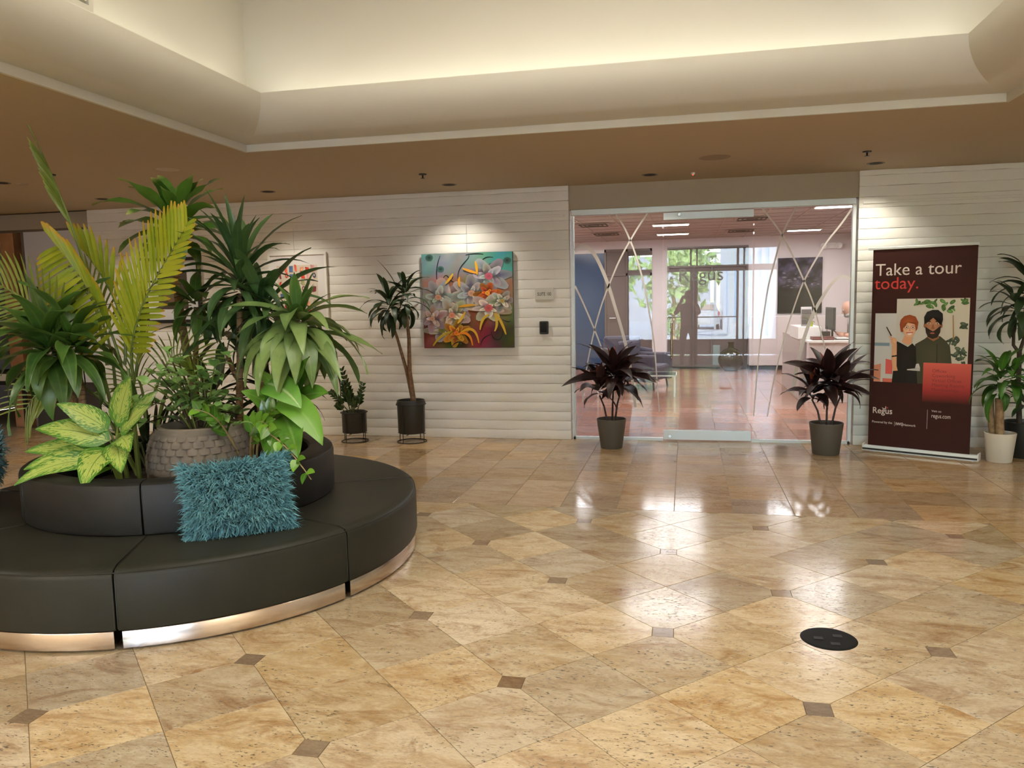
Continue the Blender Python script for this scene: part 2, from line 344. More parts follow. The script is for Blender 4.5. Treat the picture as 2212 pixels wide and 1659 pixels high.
for mm in range(-11, 12):
    for nn in range(-14, 3):
        if (mm + nn) % 2 == 0: continue
        cx, cy = mm * H2, nn * H2
        if abs(cx) > BX + H2 or cy > BY + H2 or cy < -4.3: continue
        ds = [(1, 0), (0, 1), (-1, 0), (0, -1)]; poly = []; dot = None
        for d in ds:
            a, b = mm + d[0], nn + d[1]; x, y = a * H2, b * H2
            if a % 2 == 0 and b % 2 == 0 and ((a + b) // 2) % 2 == 0:
                dot = d; px, py = -d[1], d[0]
                poly += [(x - d[0] * cut - px * cut, y - d[1] * cut - py * cut), (x - d[0] * cut + px * cut, y - d[1] * cut + py * cut)]
            else: poly.append((x, y))
        whole = abs(cx) < BX - H2 - .01 and cy + H2 < BY
        if not whole:
            poly = clip(clip(clip(poly, 1, BY, 1), 0, BX, 1), 0, -BX, -1)
            if len(poly) < 3 or area(poly) < .004: continue
            me, c = tile_mesh(poly)
        else:
            if dot not in cache:
                me, c = tile_mesh([(p[0] - cx, p[1] - cy) for p in poly]); cache[dot] = (me, c)
            me, c0 = cache[dot]; c = (cx + c0[0], cy + c0[1])
        obj('diagonal_tile', me, STONE, fl, (c[0], c[1], 0))
acm, _ = tile_mesh([(-cut, -cut), (cut, -cut), (cut, cut), (-cut, cut)])
for i in range(-4, 5):
    for j in range(-7, 1):
        if (i + j) % 2 == 0 and abs(i * DD) < BX - cut: obj('accent_tile', acm, ACCENT, fl, (i * DD, j * DD, 0))
stm = {}
X0 = .668; TY = .4563
def straight(x0, x1, y0, y1):
    w, h = round(x1 - x0, 3), round(y1 - y0, 3)
    if w < .03 or h < .03: return
    if (w, h) not in stm: stm[(w, h)] = tile_mesh([(-w / 2, -h / 2), (w / 2, -h / 2), (w / 2, h / 2), (-w / 2, h / 2)], .0022, .0010)[0]
    obj('straight_tile', stm[(w, h)], STONE_EDGE, fl, ((x0 + x1) / 2, (y0 + y1) / 2, 0))
for k in range(-21, 9):
    xa, xb = X0 + k * S, X0 + (k + 1) * S
    for j in range(7):
        straight(xa, xb, BY + j * TY, min(BY + (j + 1) * TY, 3.53))
    for j in range(1, 5):
        if xb <= -BX - .6: 
            if j < 3 and xa > -6.2: straight(xa, xb, BY - j * TY, BY - (j - 1) * TY)
        elif xa < -BX: 
            if j < 3: straight(xa, -BX, BY - j * TY, BY - (j - 1) * TY)
        if xa >= BX + .3 and xb < 4.8: straight(xa, xb, BY - j * TY, BY - (j - 1) * TY)
        elif xb > BX and xa < BX + .3: straight(BX, xb, BY - j * TY, BY - (j - 1) * TY)
# the rest of the hall floor (outside the picture, seen only mirrored in the glass)
b = B().box(-9.8, 6.6, -10.3, -4.25, -.0034, -.0004).box(-9.8, -BX, -4.25, BY - 2 * TY, -.0034, -.0004).box(BX, 6.6, -4.25, BY - 4 * TY, -.0034, -.0004)
b.build('hall_paving', STONE_EDGE, fl)

# office floor beyond the glass
fo = sroot('floor_office')
B().box(-3.6, 5.2, 3.53, 13.0, -.12, -.0035).build('grout_bed', GROUT, fo)
for k in range(-8, 7):
    for j in range(0, 21):
        xa, ya = X0 + k * S, 3.53 + j * S
        if ya + S > 13: continue
        key = ('o',)
        if key not in stm: stm[key] = tile_mesh([(-S / 2, -S / 2), (S / 2, -S / 2), (S / 2, S / 2), (-S / 2, S / 2)], .0022, .0010)[0]
        if xa + S < -1.4 and j > 8: continue
        obj('office_tile', stm[key], OFFTILE, fo, (xa + S / 2, ya + S / 2, 0))
B().box(-3.6, 5.2, 12.6, 13.0, -.0034, -.0005).box(-3.6, -3.0, 3.53, 13, -.0034, -.0005).box(3.8, 5.2, 3.53, 13, -.0034, -.0005).box(-3, -1.4, 7.6, 13, -.0034, -.0005).build('floor_strip', OFFTILE, fo)

# ------------------------------------------------------------------ ceiling with raised dome
HX, HY0, HY1 = 2.93, -5.45, .42; CZ = 3.0
ce = sroot('ceiling')
b = B()
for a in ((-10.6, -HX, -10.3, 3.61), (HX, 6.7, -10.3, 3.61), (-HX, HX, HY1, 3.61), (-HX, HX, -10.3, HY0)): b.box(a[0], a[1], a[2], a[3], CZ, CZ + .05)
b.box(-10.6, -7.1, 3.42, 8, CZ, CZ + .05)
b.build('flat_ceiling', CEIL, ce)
def loop(prof):
    """sweep (inset, z) profile round the rectangular opening"""
    vs = []; fs = []; k = len(prof)
    for (sx, sy) in ((-1, 1), (1, 1), (1, -1), (-1, -1)):
        for i, z in prof:
            vs.append((sx * (HX - i), (HY1 - i) if sy > 0 else (HY0 + i), z))
    for c in range(4):
        d = (c + 1) % 4
        for t in range(k - 1): fs.append((c * k + t, d * k + t, d * k + t + 1, c * k + t + 1))
    return vs, fs
prof = [(0, CZ), (0, 3.052), (.012, 3.058)]
cv = sroot('trim_1')
B().add(*loop([(-.02, CZ - .003), (.005, CZ - .003), (.005, 3.058), (-.02, 3.06)])).build('cove_lip', PLASTER, cv)
q = [(.0 + .375 * sin(pi / 2 * t / 14), 3.056 + .312 * (1 - cos(pi / 2 * t / 14))) for t in range(15)]
q += [(.372, 3.374), (.36, 3.376), (.345, 3.37), (.335, 3.27), (.075, 3.27)]
B().add(*loop(q)).build('cove_moulding', PLASTER, cv, smooth=30)
B().add(*loop([(.075, 3.26), (.075, 5.0)])).build('dome_wall', PLASTER, cv)
B().box(-HX, HX, HY0, HY1, 5.0, 5.1).build('dome_crown', PLASTER, cv)
B().box(-11, 7, -10.6, 13.4, 5.2, 5.3).build('sun_block_slab', HEADER, cv)  # unseen slab added above the dome to block the sun
# air supply bulkhead with louvred grille on the left side of the dome
gb = sroot('trim_2')
gx = -2.56
B().box(-2.86, gx - .05, -4.4, -1.75, 3.275, 4.25).box(gx - .05, gx - .012, -4.4, -1.75, 3.275, 3.412).box(gx - .05, gx - .012, -4.4, -1.75, 3.95, 4.25).box(gx - .05, gx - .012, -1.785, -1.75, 3.412, 3.95).box(gx - .05, gx - .012, -4.4, -4.2, 3.412, 3.95).build('bulkhead', PLASTER, gb)
t = thing('air_grille', 'long louvred air grille on the raised dome wall, top left', 'vent', (gx - .03, -3.0, 3.412))
B().box(gx - .049, gx - .046, -4.19, -1.79, 3.414, 3.948).build('backing', BLACKROUGH, t)
for i in range(16):
    z = 3.428 + i * .0335
    b = B(); M = Matrix.Translation((gx - .028, -2.99, z)) @ Matrix.Rotation(radians(-28), 4, 'Y'); b.box(-.012, .012, -1.195, 1.195, -.004, .004, M); b.build('slat', PLASTER, t)

# ------------------------------------------------------------------ brick walls
CH = .1132
def course_mesh(x0, x1, y, z, seed, ret=None, h=CH):
    """one run of painted slump block: bulged face, ragged arrises; ret = depth of the return at the right or left end"""
    rnd = random.Random(seed); n = max(2, int((x1 - x0) / .135)); vs = []; fs = []
    prof = [(.008, .0), (.0015, .0028), (0.0, .009), (-.0006, h * .5), (0.0, h - .008), (.001, h - .0022), (.008, h - .0004)]
    k = len(prof); off = (x0 * 2.5) % 1
    for i in range(n + 1):
        x = x0 + (x1 - x0) * i / n; dz = rnd.uniform(-.0022, .0022); dy = rnd.uniform(-.0022, .0022)
        for j, (py, pz) in enumerate(prof): vs.append((x, y + py + dy * (j not in (0, k - 1)), z + pz + (dz if j in (0, 1) else dz * .6 if j > 4 else 0)))
    for i in range(n):
        for j in range(k - 1): fs.append((i * k + j, (i + 1) * k + j, (i + 1) * k + j + 1, i * k + j + 1))
    if ret:
        side, dep = ret; base = n * k if side == 'R' else 0; sx = 1 if side == 'R' else -1; q0 = len(vs)
        for j, (py, pz) in enumerate(prof):
            v = vs[base + j]; vs.append((v[0] - sx * py * .8, y + .014, v[2])); vs.append((v[0] - sx * py * .8, y + dep, v[2]))
        for j in range(k - 1):
            fs.append((base + j, q0 + 2 * j, q0 + 2 * j + 2, base + j + 1)); fs.append((q0 + 2 * j, q0 + 2 * j + 1, q0 + 2 * j + 3, q0 + 2 * j + 2))
    b = B(); b.v, b.f, b.mi = vs, fs, [0] * len(fs); return b
JL, JR = -.588, 2.578
def brick_wall(name, x0, x1, ret, seed):
    wr = sroot(name)
    if ret[0] == 'R': B().box(x0, x1 - .012, WALLY + .0105, WALLY + .2, 0, 3.0).build('wall_core', HEADER, wr)
    else: B().box(x0 + .012, x1, WALLY + .0105, WALLY + .2, 0, 3.0).build('wall_core', HEADER, wr)
    for i in range(27):
        z = i * CH; h = min(CH, 3.0 - z)
        if h < .03: continue
        course_mesh(x0, x1, WALLY, z, seed + i, ret, h).build('block_course', BRICKP, wr, smooth=22)
    return wr
brick_wall('wall_back', -7.11, JL, ('R', .16), 100)
brick_wall('wall_back_right', JR, 6.6, ('L', .16), 300)
# picture rails and hanging wires
for nm, x0, x1, lab in (('picture_rail', -7.0, JL - .05, 'thin cream hanging rail along the block wall left of the glass'), ('picture_rail', JR + .04, 6.4, 'thin cream hanging rail along the block wall right of the glass')):
    o = B().rbox(x0, x1, WALLY - .012, WALLY + .006, 2.645, 2.672, .003).build(nm, BRICKP); tag(o, lab, 'rail')
# drywall headers
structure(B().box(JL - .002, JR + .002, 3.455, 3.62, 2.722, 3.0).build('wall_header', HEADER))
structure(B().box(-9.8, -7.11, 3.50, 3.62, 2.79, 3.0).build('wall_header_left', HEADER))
# outer shell
structure(B().box(-9.95, -9.8, -10.4, 3.53, 0, 3.3).build('wall_left', PLASTER))
structure(B().box(6.6, 6.75, -10.4, 3.6, 0, 3.3).build('wall_right', PLASTER))
structure(B().box(-10.7, -10.6, 3.53, 8, 0, 3.0).box(-10.7, -7.1, 8.0, 8.1, 0, 3.0).box(-7.1, -7.0, 3.62, 8.0, 0, 3.0).box(-10.7, -9.7, 3.4, 3.53, 0, 3.0).build('wall_left_suite', WHITEWALL))

# ------------------------------------------------------------------ glazed shop front
GY = 3.51
structure(B().rbox(JL + .02, JR - .02, GY - .045, GY + .045, 2.655, 2.722, .004).build('trim_3', SATIN))
b = B().box(JL + .02, .494, GY - .03, GY + .03, .0, .030).box(1.496, JR - .02, GY - .03, GY + .03, 0, .030).box(JL + .014, JL + .048, GY - .03, GY + .03, 0, 2.66).box(JR - .048, JR - .014, GY - .03, GY + .03, 0, 2.66)
structure(b.build('trim_4', SATIN))
def stripe(pts, wd, parent, y=GY - .0075):
    P = [Vector((p[0], 0, p[1])) for p in pts]; Q = []
    for i in range(len(P) - 1):
        p0, p1, p2, p3 = P[max(i - 1, 0)], P[i], P[i + 1], P[min(i + 2, len(P) - 1)]
        for s in range(4):
            t = s / 4; Q.append(.5 * ((2 * p1) + (p2 - p0) * t + (2 * p0 - 5 * p1 + 4 * p2 - p3) * t * t + (3 * p1 - p0 - 3 * p2 + p3) * t ** 3))
    Q.append(P[-1]); vs = []; fs = []
    for i, q in enumerate(Q):
        t = (Q[min(i + 1, len(Q) - 1)] - Q[max(i - 1, 0)]).normalized(); nn = Vector((-t.z, 0, t.x)) * wd(i / (len(Q) - 1)) / 2
        vs += [(q.x - nn.x, y, q.z - nn.z), (q.x + nn.x, y, q.z + nn.z)]
        if i: fs.append((2 * i - 2, 2 * i - 1, 2 * i + 1, 2 * i))
    B().add(vs, fs).build('frosted_stripe', FROST, parent)
W1 = sroot('window_1', (0, GY, 0)); W2 = sroot('window_2', (0, GY, 0))
B().box(JL + .03, .488, GY - .006, GY + .006, .02, 2.665).build('glass_pane', GLASS, W1)
B().box(1.50, JR - .03, GY - .006, GY + .006, .02, 2.665).build('glass_pane', GLASS, W2)
thin = lambda t: .021 - .008 * t
for p in ([[.32, 2.66], [.16, 2.42], [0, 2.14], [-.14, 1.82], [-.24, 1.55], [-.33, 1.22], [-.41, .83], [-.46, .44]], [[-.05, 2.66], [.06, 2.48], [.17, 2.21], [.27, 1.86], [.33, 1.54], [.39, 1.16], [.42, .78], [.45, .34]], [[-.535, 1.84], [-.45, 1.66], [-.34, 1.4], [-.24, 1.14], [-.14, .83], [-.06, .44]]): stripe(p, thin, W1)
stripe([[-.535, 2.25], [-.45, 2.31], [-.37, 2.28], [-.27, 2.15], [-.15, 1.87], [-.06, 1.57], [.04, 1.22], [.12, .83], [.17, .39]], lambda t: .045 - .012 * t, W1)
for p in ([[1.58, 2.66], [1.69, 2.51], [1.8, 2.35], [1.91, 2.13], [2.03, 1.86], [2.14, 1.59], [2.22, 1.3], [2.31, .94], [2.36, .57]], [[1.95, 2.66], [1.87, 2.51], [1.8, 2.35], [1.73, 2.08], [1.66, 1.78], [1.61, 1.41], [1.57, 1.04], [1.54, .62], [1.52, .3]], [[2.53, 2.62], [2.41, 2.44], [2.28, 2.27], [2.15, 2.05], [2.03, 1.81], [1.93, 1.51], [1.83, 1.15], [1.74, .73], [1.67, .3]]): stripe(p, thin, W2)
stripe([[2.53, 1.84], [2.44, 1.88], [2.35, 1.82], [2.25, 1.67], [2.15, 1.48], [2.06, 1.22], [1.99, .91], [1.94, .57]], lambda t: .030 + .012 * t, W2)
D1 = sroot('door_1', (1.0, GY, 0))
B().box(.498, 1.492, GY - .006, GY + .006, .125, 2.565).build('glass_pane', GLASS, D1)
B().rbox(.497, 1.493, GY - .022, GY + .022, .012, .125, .003).build('bottom_rail', SATIN, D1)
B().rbox(.497, 1.493, GY - .022, GY + .022, 2.565, 2.648, .003).build('top_rail', SATIN, D1)
b = B()
for s in (-1, 1):
    b.tube([(.592, GY + s * .05, .98), (.592, GY + s * .05, 1.39)], .012, 10)
    for z in (1.05, 1.32): b.tube([(.592, GY, z), (.592, GY + s * .05, z)], .008, 8)
b.build('pull_handle', mat('bronze_handle', (.30, .24, .15), .25, metal=.9), D1, smooth=True)
for x, z in ((.575, .055), (.675, 2.622)):
    B().lathe([(.0, -.008), (.018, -.008), (.022, 0), (.014, 0), (.013, .004), (0, .004)], n=18, M=Matrix.Translation((x, GY - .024, z)) @ Matrix.Rotation(radians(-90), 4, 'X')).build('lock_cylinder', ALU, D1, smooth=True)
text('lettering', 'Regus', .215, mat('grey_vinyl', (.19, .18, .20), .6), D1, (.66, GY - .008, 1.865), (1, 0, 0), (0, 0, 1))

# ------------------------------------------------------------------ frosted shop front far left
W3 = sroot('window_3', (-7.8, 3.55, 0))
B().box(-8.27, -7.14, 3.545, 3.557, .66, 2.78).build('glass_pane', FROSTGLASS, W3)
B().box(-9.8, -7.11, 3.53, 3.57, 2.76, 2.80).box(-7.14, -7.11, 3.53, 3.57, 0, 2.78).box(-8.30, -8.27, 3.53, 3.57, 0, 2.78).build('frame', BROWNFRAME, W3)
text('lettering', 's', .34, BLACK, W3, (-8.19, 3.541, 1.84), (1, 0, 0), (0, 0, 1), bold=.01)
B().box(-8.27, -7.14, 3.535, 3.565, .0, .66).build('kick_panel', mat('dark_panel', (.035, .03, .026), .5), W3)
structure(B().box(-8.72, -8.50, 3.60, 3.80, 0, 2.95).build('trim_5', WOOD))

# ------------------------------------------------------------------ glazed entrance behind the photographer, and outdoors
ey = -10.16
structure(B().box(-9.8, -.90, ey - .1, ey + .1, 0, 3.4).box(3.25, 6.6, ey - .1, ey + .1, 0, 3.4).box(-.9, 3.25, ey - .1, ey + .1, 3.02, 3.4).box(-.155, .17, ey - .1, ey + .1, 0, 3.1).build('wall_front', PLASTER))
D2 = sroot('door_2', (1.6, ey, 0))
b = B()
for x in (.18, .86, 1.03, 2.13, 2.31, 2.56, 3.20): b.box(x, x + (.04 if x not in (2.13,) else .06), ey - .05, ey + .05, 0, 3.02)
for z0, z1 in ((2.36, 2.53), (2.98, 3.03), (.40, .45)): b.box(.17, 3.25, ey - .045, ey + .045, z0, z1)
b.build('frame', BROWNFRAME, D2)
B().box(.86, 1.07, ey - .05, ey + .05, 0, 2.4).build('meeting_stile', BROWNFRAME, D2)
B().box(.2, 3.2, ey - .02, ey + .02, .02, .42).build('kick_panel', mat('blue_grey_panel', (.30, .33, .42), .4), D2)
B().tube([(.2, ey + .06, 1.08), (2.13, ey + .06, 1.08)], .014).build('push_bar', BLACK, D2)
B().box(.2, 3.2, ey - .006, ey + .006, .44, 3.0).build('glass_pane', GLASS, D2)
W4 = sroot('window_4', (-.5, ey, 0))
B().box(-.9, -.155, ey - .006, ey + .006, .45, 2.9).build('glass_pane', GLASS, W4)
B().box(-.9, -.155, ey - .04, ey + .04, 0, .45).box(-.9, -.86, ey - .04, ey + .04, .45, 2.9).box(-.2, -.155, ey - .04, ey + .04, .45, 2.9).box(-.9, -.155, ey - .04, ey + .04, 2.3, 2.45).box(-.9, -.155, ey - .04, ey + .04, 2.86, 3.02).build('frame', BROWNFRAME, W4)
o = B().lathe([(0, 0), (.045, 0), (.045, .012), (0, .016)], n=20, M=Matrix.Translation((1.36, ey + .046, 2.42)) @ Matrix.Rotation(radians(-90), 4, 'X')).build('door_sensor', mat('red_plastic', (.5, .01, .01), .4)); tag(o, 'round red disc on the transom of the entrance doors', 'sensor')
GZ = -1.1
structure(B().box(-60, 60, -120, -10.3, GZ - .2, GZ).build('ground', mat('pale_concrete', (.62, .62, .62), .8, noise=((.5, .5, .5), .4))))
o = B().box(-50, 3.3, -84, -76, GZ, 6.0).build('office_building', mat('grey_stucco', (.42, .44, .48), .8)); tag(o, 'long grey low building across the parking lot', 'building')
t = thing('building_wing', 'white stucco wing with tall blue windows beside the entrance', 'building', (4.0, -30, GZ))
B().box(3.62, 8, -58, -13.5, GZ, 8).build('wall', mat('white_stucco', (.8, .8, .8), .7), t)
for y in (-17, -20, -24.5, -29, -36, -46):
    B().box(3.58, 3.63, y - .45, y + .45, .2, 3.4).build('window', mat('blue_glass', (.12, .35, .65), .2), t)
t = thing('light_pole', 'slim parking lot light pole against the sky', 'lamp', (3.0, -52, GZ))
B().tube([(3.0, -52, GZ), (3.0, -52, 4.9)], .09).build('pole', WHITE, t); B().box(2.6, 3.4, -52.2, -51.8, 4.9, 5.05).build('lamp_head', ALU, t)
# white pickup
t = thing('pickup_truck', 'white pickup truck with canopy parked outside', 'truck', (2.5, -53, GZ))
WP = mat('white_car_paint', (.85, .86, .88), .25, coat=.5)
B().rbox(1.6, 3.4, -58, -53, GZ + .45, .38, .06).build('body', WP, t)
b = B(); b.add([(1.68, -53.1, .38), (3.32, -53.1, .38), (3.05, -53.5, 1.02), (1.95, -53.5, 1.02), (1.68, -56.5, .38), (3.32, -56.5, .38), (3.05, -56.2, 1.05), (1.95, -56.2, 1.05)], [(0, 1, 2, 3), (4, 7, 6, 5), (0, 3, 7, 4), (1, 5, 6, 2), (3, 2, 6, 7)]); b.build('canopy', WP, t)
B().add([(1.82, -53.12, .47), (3.18, -53.12, .47), (3.0, -53.4, .93), (2.0, -53.4, .93)], [(0, 1, 2, 3)]).build('rear_window', DARKGLASS, t)
B().rbox(1.62, 3.38, -53.0, -52.8, GZ + .42, GZ + .62, .03).build('bumper', ALU, t)
for x in (1.63, 3.30): B().box(x, x + .1, -53.01, -52.96, .02, .34).build('tail_light', mat('tail_red', (.4, .02, .02), .3), t)
for x in (1.62, 3.2):
    for y in (-54, -57): B().lathe([(0, -.1), (.33, -.1), (.36, -.06), (.36, .06), (.33, .1), (0, .1)], n=20, M=Matrix.Translation((x + .1, y, GZ + .36)) @ Matrix.Rotation(pi / 2, 4, 'Y')).build('wheel', BLACKROUGH, t)
LEAFOUT = leaf_mat('outdoor_leaf', (.10, .22, .06), (.30, .42, .14))
def tree(x, y, r, z, label, n=420, seed=1, trunk=.12):
    rr = random.Random(seed); t = thing('tree', label, 'tree', (x, y, GZ)); B().tube([(x, y, GZ), (x + .1, y, z * .5), (x - .05, y, z)], [trunk, trunk * .8, trunk * .4]).build('trunk', BARK, t, smooth=True)
    b = B()
    for i in range(n):
        d = Vector((rr.gauss(0, 1), rr.gauss(0, 1), rr.gauss(0, .8))).normalized() * r * rr.uniform(.4, 1); c = Vector((x, y, z)) + d
        a = Vector((rr.uniform(-1, 1), rr.uniform(-1, 1), rr.uniform(-1, 1))).normalized() * r * .13; e = a.cross(Vector((rr.uniform(-1, 1), rr.uniform(-1, 1), 1))).normalized() * r * .08
        b.add([c - a, c + e, c + a, c - e], [(0, 1, 2, 3)])
    b.build('crown', LEAFOUT, t)['kind'] = 'stuff'
tree(.1, -26, 2.2, 2.6, 'leafy green tree left of the entrance doors', seed=3)
tree(-4.6, -30, 2.6, 2.2, 'broad green tree outside the narrow side window', seed=4)
tree(1.35, -40, 1.7, 3.4, 'loose green tree behind the white pickup', 260, seed=5)
tree(.3, -34, 1.2, .1, 'low green shrub tree by the parking lot', 260, seed=6)
t = thing('palm_trunk', 'tall bare palm trunk outside the entrance doors', 'tree', (.42, -44, GZ)); B().tube([(.42, -44, GZ), (.45, -44, 5), (.42, -44, 11)], [.32, .27, .25], 12).build('trunk', mat('grey_bark', (.5, .46, .42), .8), t, smooth=True)

# ------------------------------------------------------------------ round bench with planter
OC = (-2.55, -1.2); SB = [-124, -68.5, -22.5, 28, 80, 132, 184, 236]
seat_lab = ['black leather bench segment at far left, front of the planter', 'black leather bench segment under the teal pillow, front centre', 'black leather bench segment right of the teal pillow, curving away', 'black leather bench segment at the back right of the ring', 'black leather bench segment behind the plants, nearest the block wall', 'black leather bench segment behind the plants at the far left', 'black leather bench segment at the left frame edge']
ring_lab = ['low black backrest segment below the variegated leaves', 'low black backrest segment behind the upright teal pillow', 'low black backrest segment at the right side under the trailing stem', 'low black backrest segment at the back right of the planter', 'low black backrest segment hidden behind the foliage at the back', 'low black backrest segment at the back left of the planter', 'low black backrest segment next to the pillow cut by the frame']
def arc_profile(prof, a0, a1, n, gap, rr_):
    return B().lathe(prof, (OC[0], OC[1], 0), n, radians(a0) + gap / rr_, radians(a1) - gap / rr_, cap=True)
for i in range(7):
    a0, a1 = SB[i], SB[i + 1]; am = radians((a0 + a1) / 2)
    t = thing('bench_segment', seat_lab[i], 'bench', (OC[0] + 1.2 * cos(am), OC[1] + 1.2 * sin(am), 0), 'round bench segments')
    pr_ = [(.80, .10), (1.515, .10), (1.530, .108), (1.536, .13), (1.536, .375), (1.531, .395), (1.518, .410), (1.495, .418), (1.46, .421), (.80, .421), (.80, .10)]
    arc_profile(pr_, a0, a1, 26, .006, 1.5).build('cushion', LEATHER, t, smooth=35)
    bm = B(); 
    for aa, s in ((a0, 1), (a1, -1)):
        a = radians(aa) + s * .007 / 1.5; bm.tube([(OC[0] + r_ * cos(a), OC[1] + r_ * sin(a), z) for r_, z in ((.95, .420), (1.46, .4215), (1.515, .411), (1.534, .385), (1.5365, .12))], .0035, 6)
    bm.tube([(OC[0] + 1.528 * cos(radians(a0 + (a1 - a0) * k / 26)), OC[1] + 1.528 * sin(radians(a0 + (a1 - a0) * k / 26)), .400) for k in range(27)], .0032, 6)
    bm.build('piping', LEATHER, t, smooth=True)
    arc_profile([(1.49, .010), (1.522, .010), (1.524, .012), (1.524, .097), (1.522, .100), (1.49, .10), (1.49, .01)], a0, a1, 26, .020, 1.5).build('kick_band', STEEL, t, smooth=35)
    arc_profile([(.82, 0), (1.46, 0), (1.46, .105), (.82, .105), (.82, 0)], a0, a1, 12, .03, 1.2).build('blackout_plinth', BLACKROUGH, t)  # hidden dark base, added to keep light out under the bench
for i in range(7):
    a0, a1 = SB[i] - 1, SB[i + 1] - 1; am = radians((a0 + a1) / 2)
    t = thing('backrest_segment', ring_lab[i], 'backrest', (OC[0] + .88 * cos(am), OC[1] + .88 * sin(am), .422), 'backrest ring segments')
    pr_ = [(.80, .422), (.958, .422), (.966, .428), (.970, .445), (.970, .69), (.964, .708), (.950, .718), (.92, .722), (.84, .722), (.812, .716), (.80, .70), (.80, .422)]
    arc_profile(pr_, a0, a1, 22, .006, .95).build('cushion', LEATHER2, t, smooth=35)
    bm = B()
    for aa, s in ((a0, 1), (a1, -1)):
        a = radians(aa) + s * .006 / .95; bm.tube([(OC[0] + r_ * cos(a), OC[1] + r_ * sin(a), z) for r_, z in ((.81, .715), (.9, .723), (.955, .716), (.970, .68), (.970, .43))], .003, 6)
    bm.build('piping', LEATHER2, t, smooth=True)
BED = .50
o = B().lathe([(0, .0), (.79, .0), (.79, BED - .02), (.76, BED), (.4, BED + .015), (0, BED + .02)], (OC[0], OC[1], 0), 36).build('planting_bed', SOIL, smooth=35); tag(o, 'round bed of dark soil inside the black bench ring', 'planter')

# ------------------------------------------------------------------ leaf shapes
def prof_w(kind, s):
    if kind == 'lance': return max(.0, (sin(pi * min(1, s ** .72)) ** .85)) * (1 - .15 * s) + (.16 if s < .2 else 0) * (1 - s / .2 if s < .2 else 0)
    if kind == 'strap': return min(1, .38 + 2.6 * s) * (1 - max(0, (s - .55) / .45) ** 1.7)
    if kind == 'ovate': return sin(pi * s ** .62) ** .8 if s < 1 else 0
    if kind == 'paddle': return (max(0, (s - .18) / .82) ** .5 * (1 - max(0, s - .18) ** 5) * .98 if s > .18 else .0) * (sin(pi * min(1, .08 + s * .92)) ** .35 if s < 1 else 0) + (.07 if s < .3 else 0)
    if kind == 'ribbon': return min(1, .5 + 3 * s) * (1 - max(0, (s - .7) / .3) ** 2 * .75)
def leaf(L, W, e0=0., droop=0., kind='lance', n=8, fold=.28, roll=0., wave=0., bend=0., pw=1.25, name='leaf', ph=0.):
    """blade mesh, base at the origin, heading +X; e0 = start pitch, droop = total pitch lost, bend = sideways turn"""
    p = Vector((0, 0, 0)); vs = []; fs = []; uvs = []
    for i in range(n + 1):
        s = i / n; an = e0 - droop * s ** pw; bz = bend * s; T = Vector((cos(an) * cos(bz), cos(an) * sin(bz), sin(an)))
        if i: p = p + T * (L / n)
        side = Vector((-sin(bz), cos(bz), 0)); N = T.cross(side)
        if N.z < 0 and abs(an) < pi / 2: N = -N
        rl = roll; sd = side * cos(rl) + N * sin(rl); nn = N * cos(rl) - side * sin(rl)
        hw = W / 2 * max(.012, prof_w(kind, s)); wv = wave * W * sin(s * 11 + ph)
        for u in (-1, 0, 1):
            vs.append(p + sd * (u * hw) + nn * ((fold * hw + wv * (u if u else 0)) if u else 0)); uvs.append(((u + 1) / 2, s))
        if i:
            k = 3 * i; fs += [(k - 3, k - 2, k + 1, k), (k - 2, k - 1, k + 2, k + 1)]
    me = bpy.data.meshes.new(name); me.from_pydata(vs, [], fs); uv = me.uv_layers.new(name='UVMap')
    for lp in me.loops: uv.data[lp.index].uv = uvs[lp.vertex_index]
    me.polygons.foreach_set('use_smooth', [True] * len(me.polygons)); me.update(); return me
def put_leaf(parent, base, az, me, mt, name='leaf'):
    if not me.materials: me.materials.append(mt)
    return obj(name, me, None, parent, base, (0, 0, az))
def leaf_to(parent, base, tip, W, mt, droop=.6, kind='lance', roll=0., fold=.25, wave=0., n=9, pw=1.0, name='leaf', face=None):
    base, tip = Vector(base), Vector(tip); d = tip - base; L = d.length; az = atan2(d.y, d.x); e = math.asin(max(-1, min(1, d.z / L)))
    if face:                                                        # turn the blade so that its upper side looks along `face`
        F = Vector(face); sd = Vector((-sin(az), cos(az), 0)); T = Vector((cos(az) * cos(e), sin(az) * cos(e), sin(e))); N = T.cross(sd); roll += atan2(-F.dot(sd), F.dot(N))
    k = 1 + droop * droop / 24
    return put_leaf(parent, base, az, leaf(L * k, W, e + droop / 2, droop, kind, n, fold, roll, wave, pw=pw), mt, name)
def rosette(t, c, n, L, W, e_hi, e_lo, droop, mt, seed, kind='strap', fold=.25, wave=.03, az0=0., arc=2 * pi, spread=.03, rise=.10, nseg=9, avoid=None, pw=1.25):
    rr = random.Random(seed)
    for i in range(n):
        s = (i + .5) / n; az = az0 + (i * 2.399963) % (2 * pi) * arc / (2 * pi) + rr.uniform(-.25, .25)
        e = e_hi + (e_lo - e_hi) * s + rr.uniform(-.12, .12); l_ = L * rr.uniform(.72, 1.1) * (.78 + .3 * sin(pi * min(1, s + .15))); dr = droop * (.55 + .6 * s) * rr.uniform(.75, 1.3)
        b = Vector(c) + Vector((cos(az) * spread, sin(az) * spread, rise * (1 - s)))
        put_leaf(t, b, az, leaf(l_, W * rr.uniform(.8, 1.15), e, dr, kind, nseg, fold, rr.uniform(-.3, .3), wave * rr.uniform(.5, 1.4), rr.uniform(-.35, .35), pw, ph=rr.uniform(0, 6)), mt)
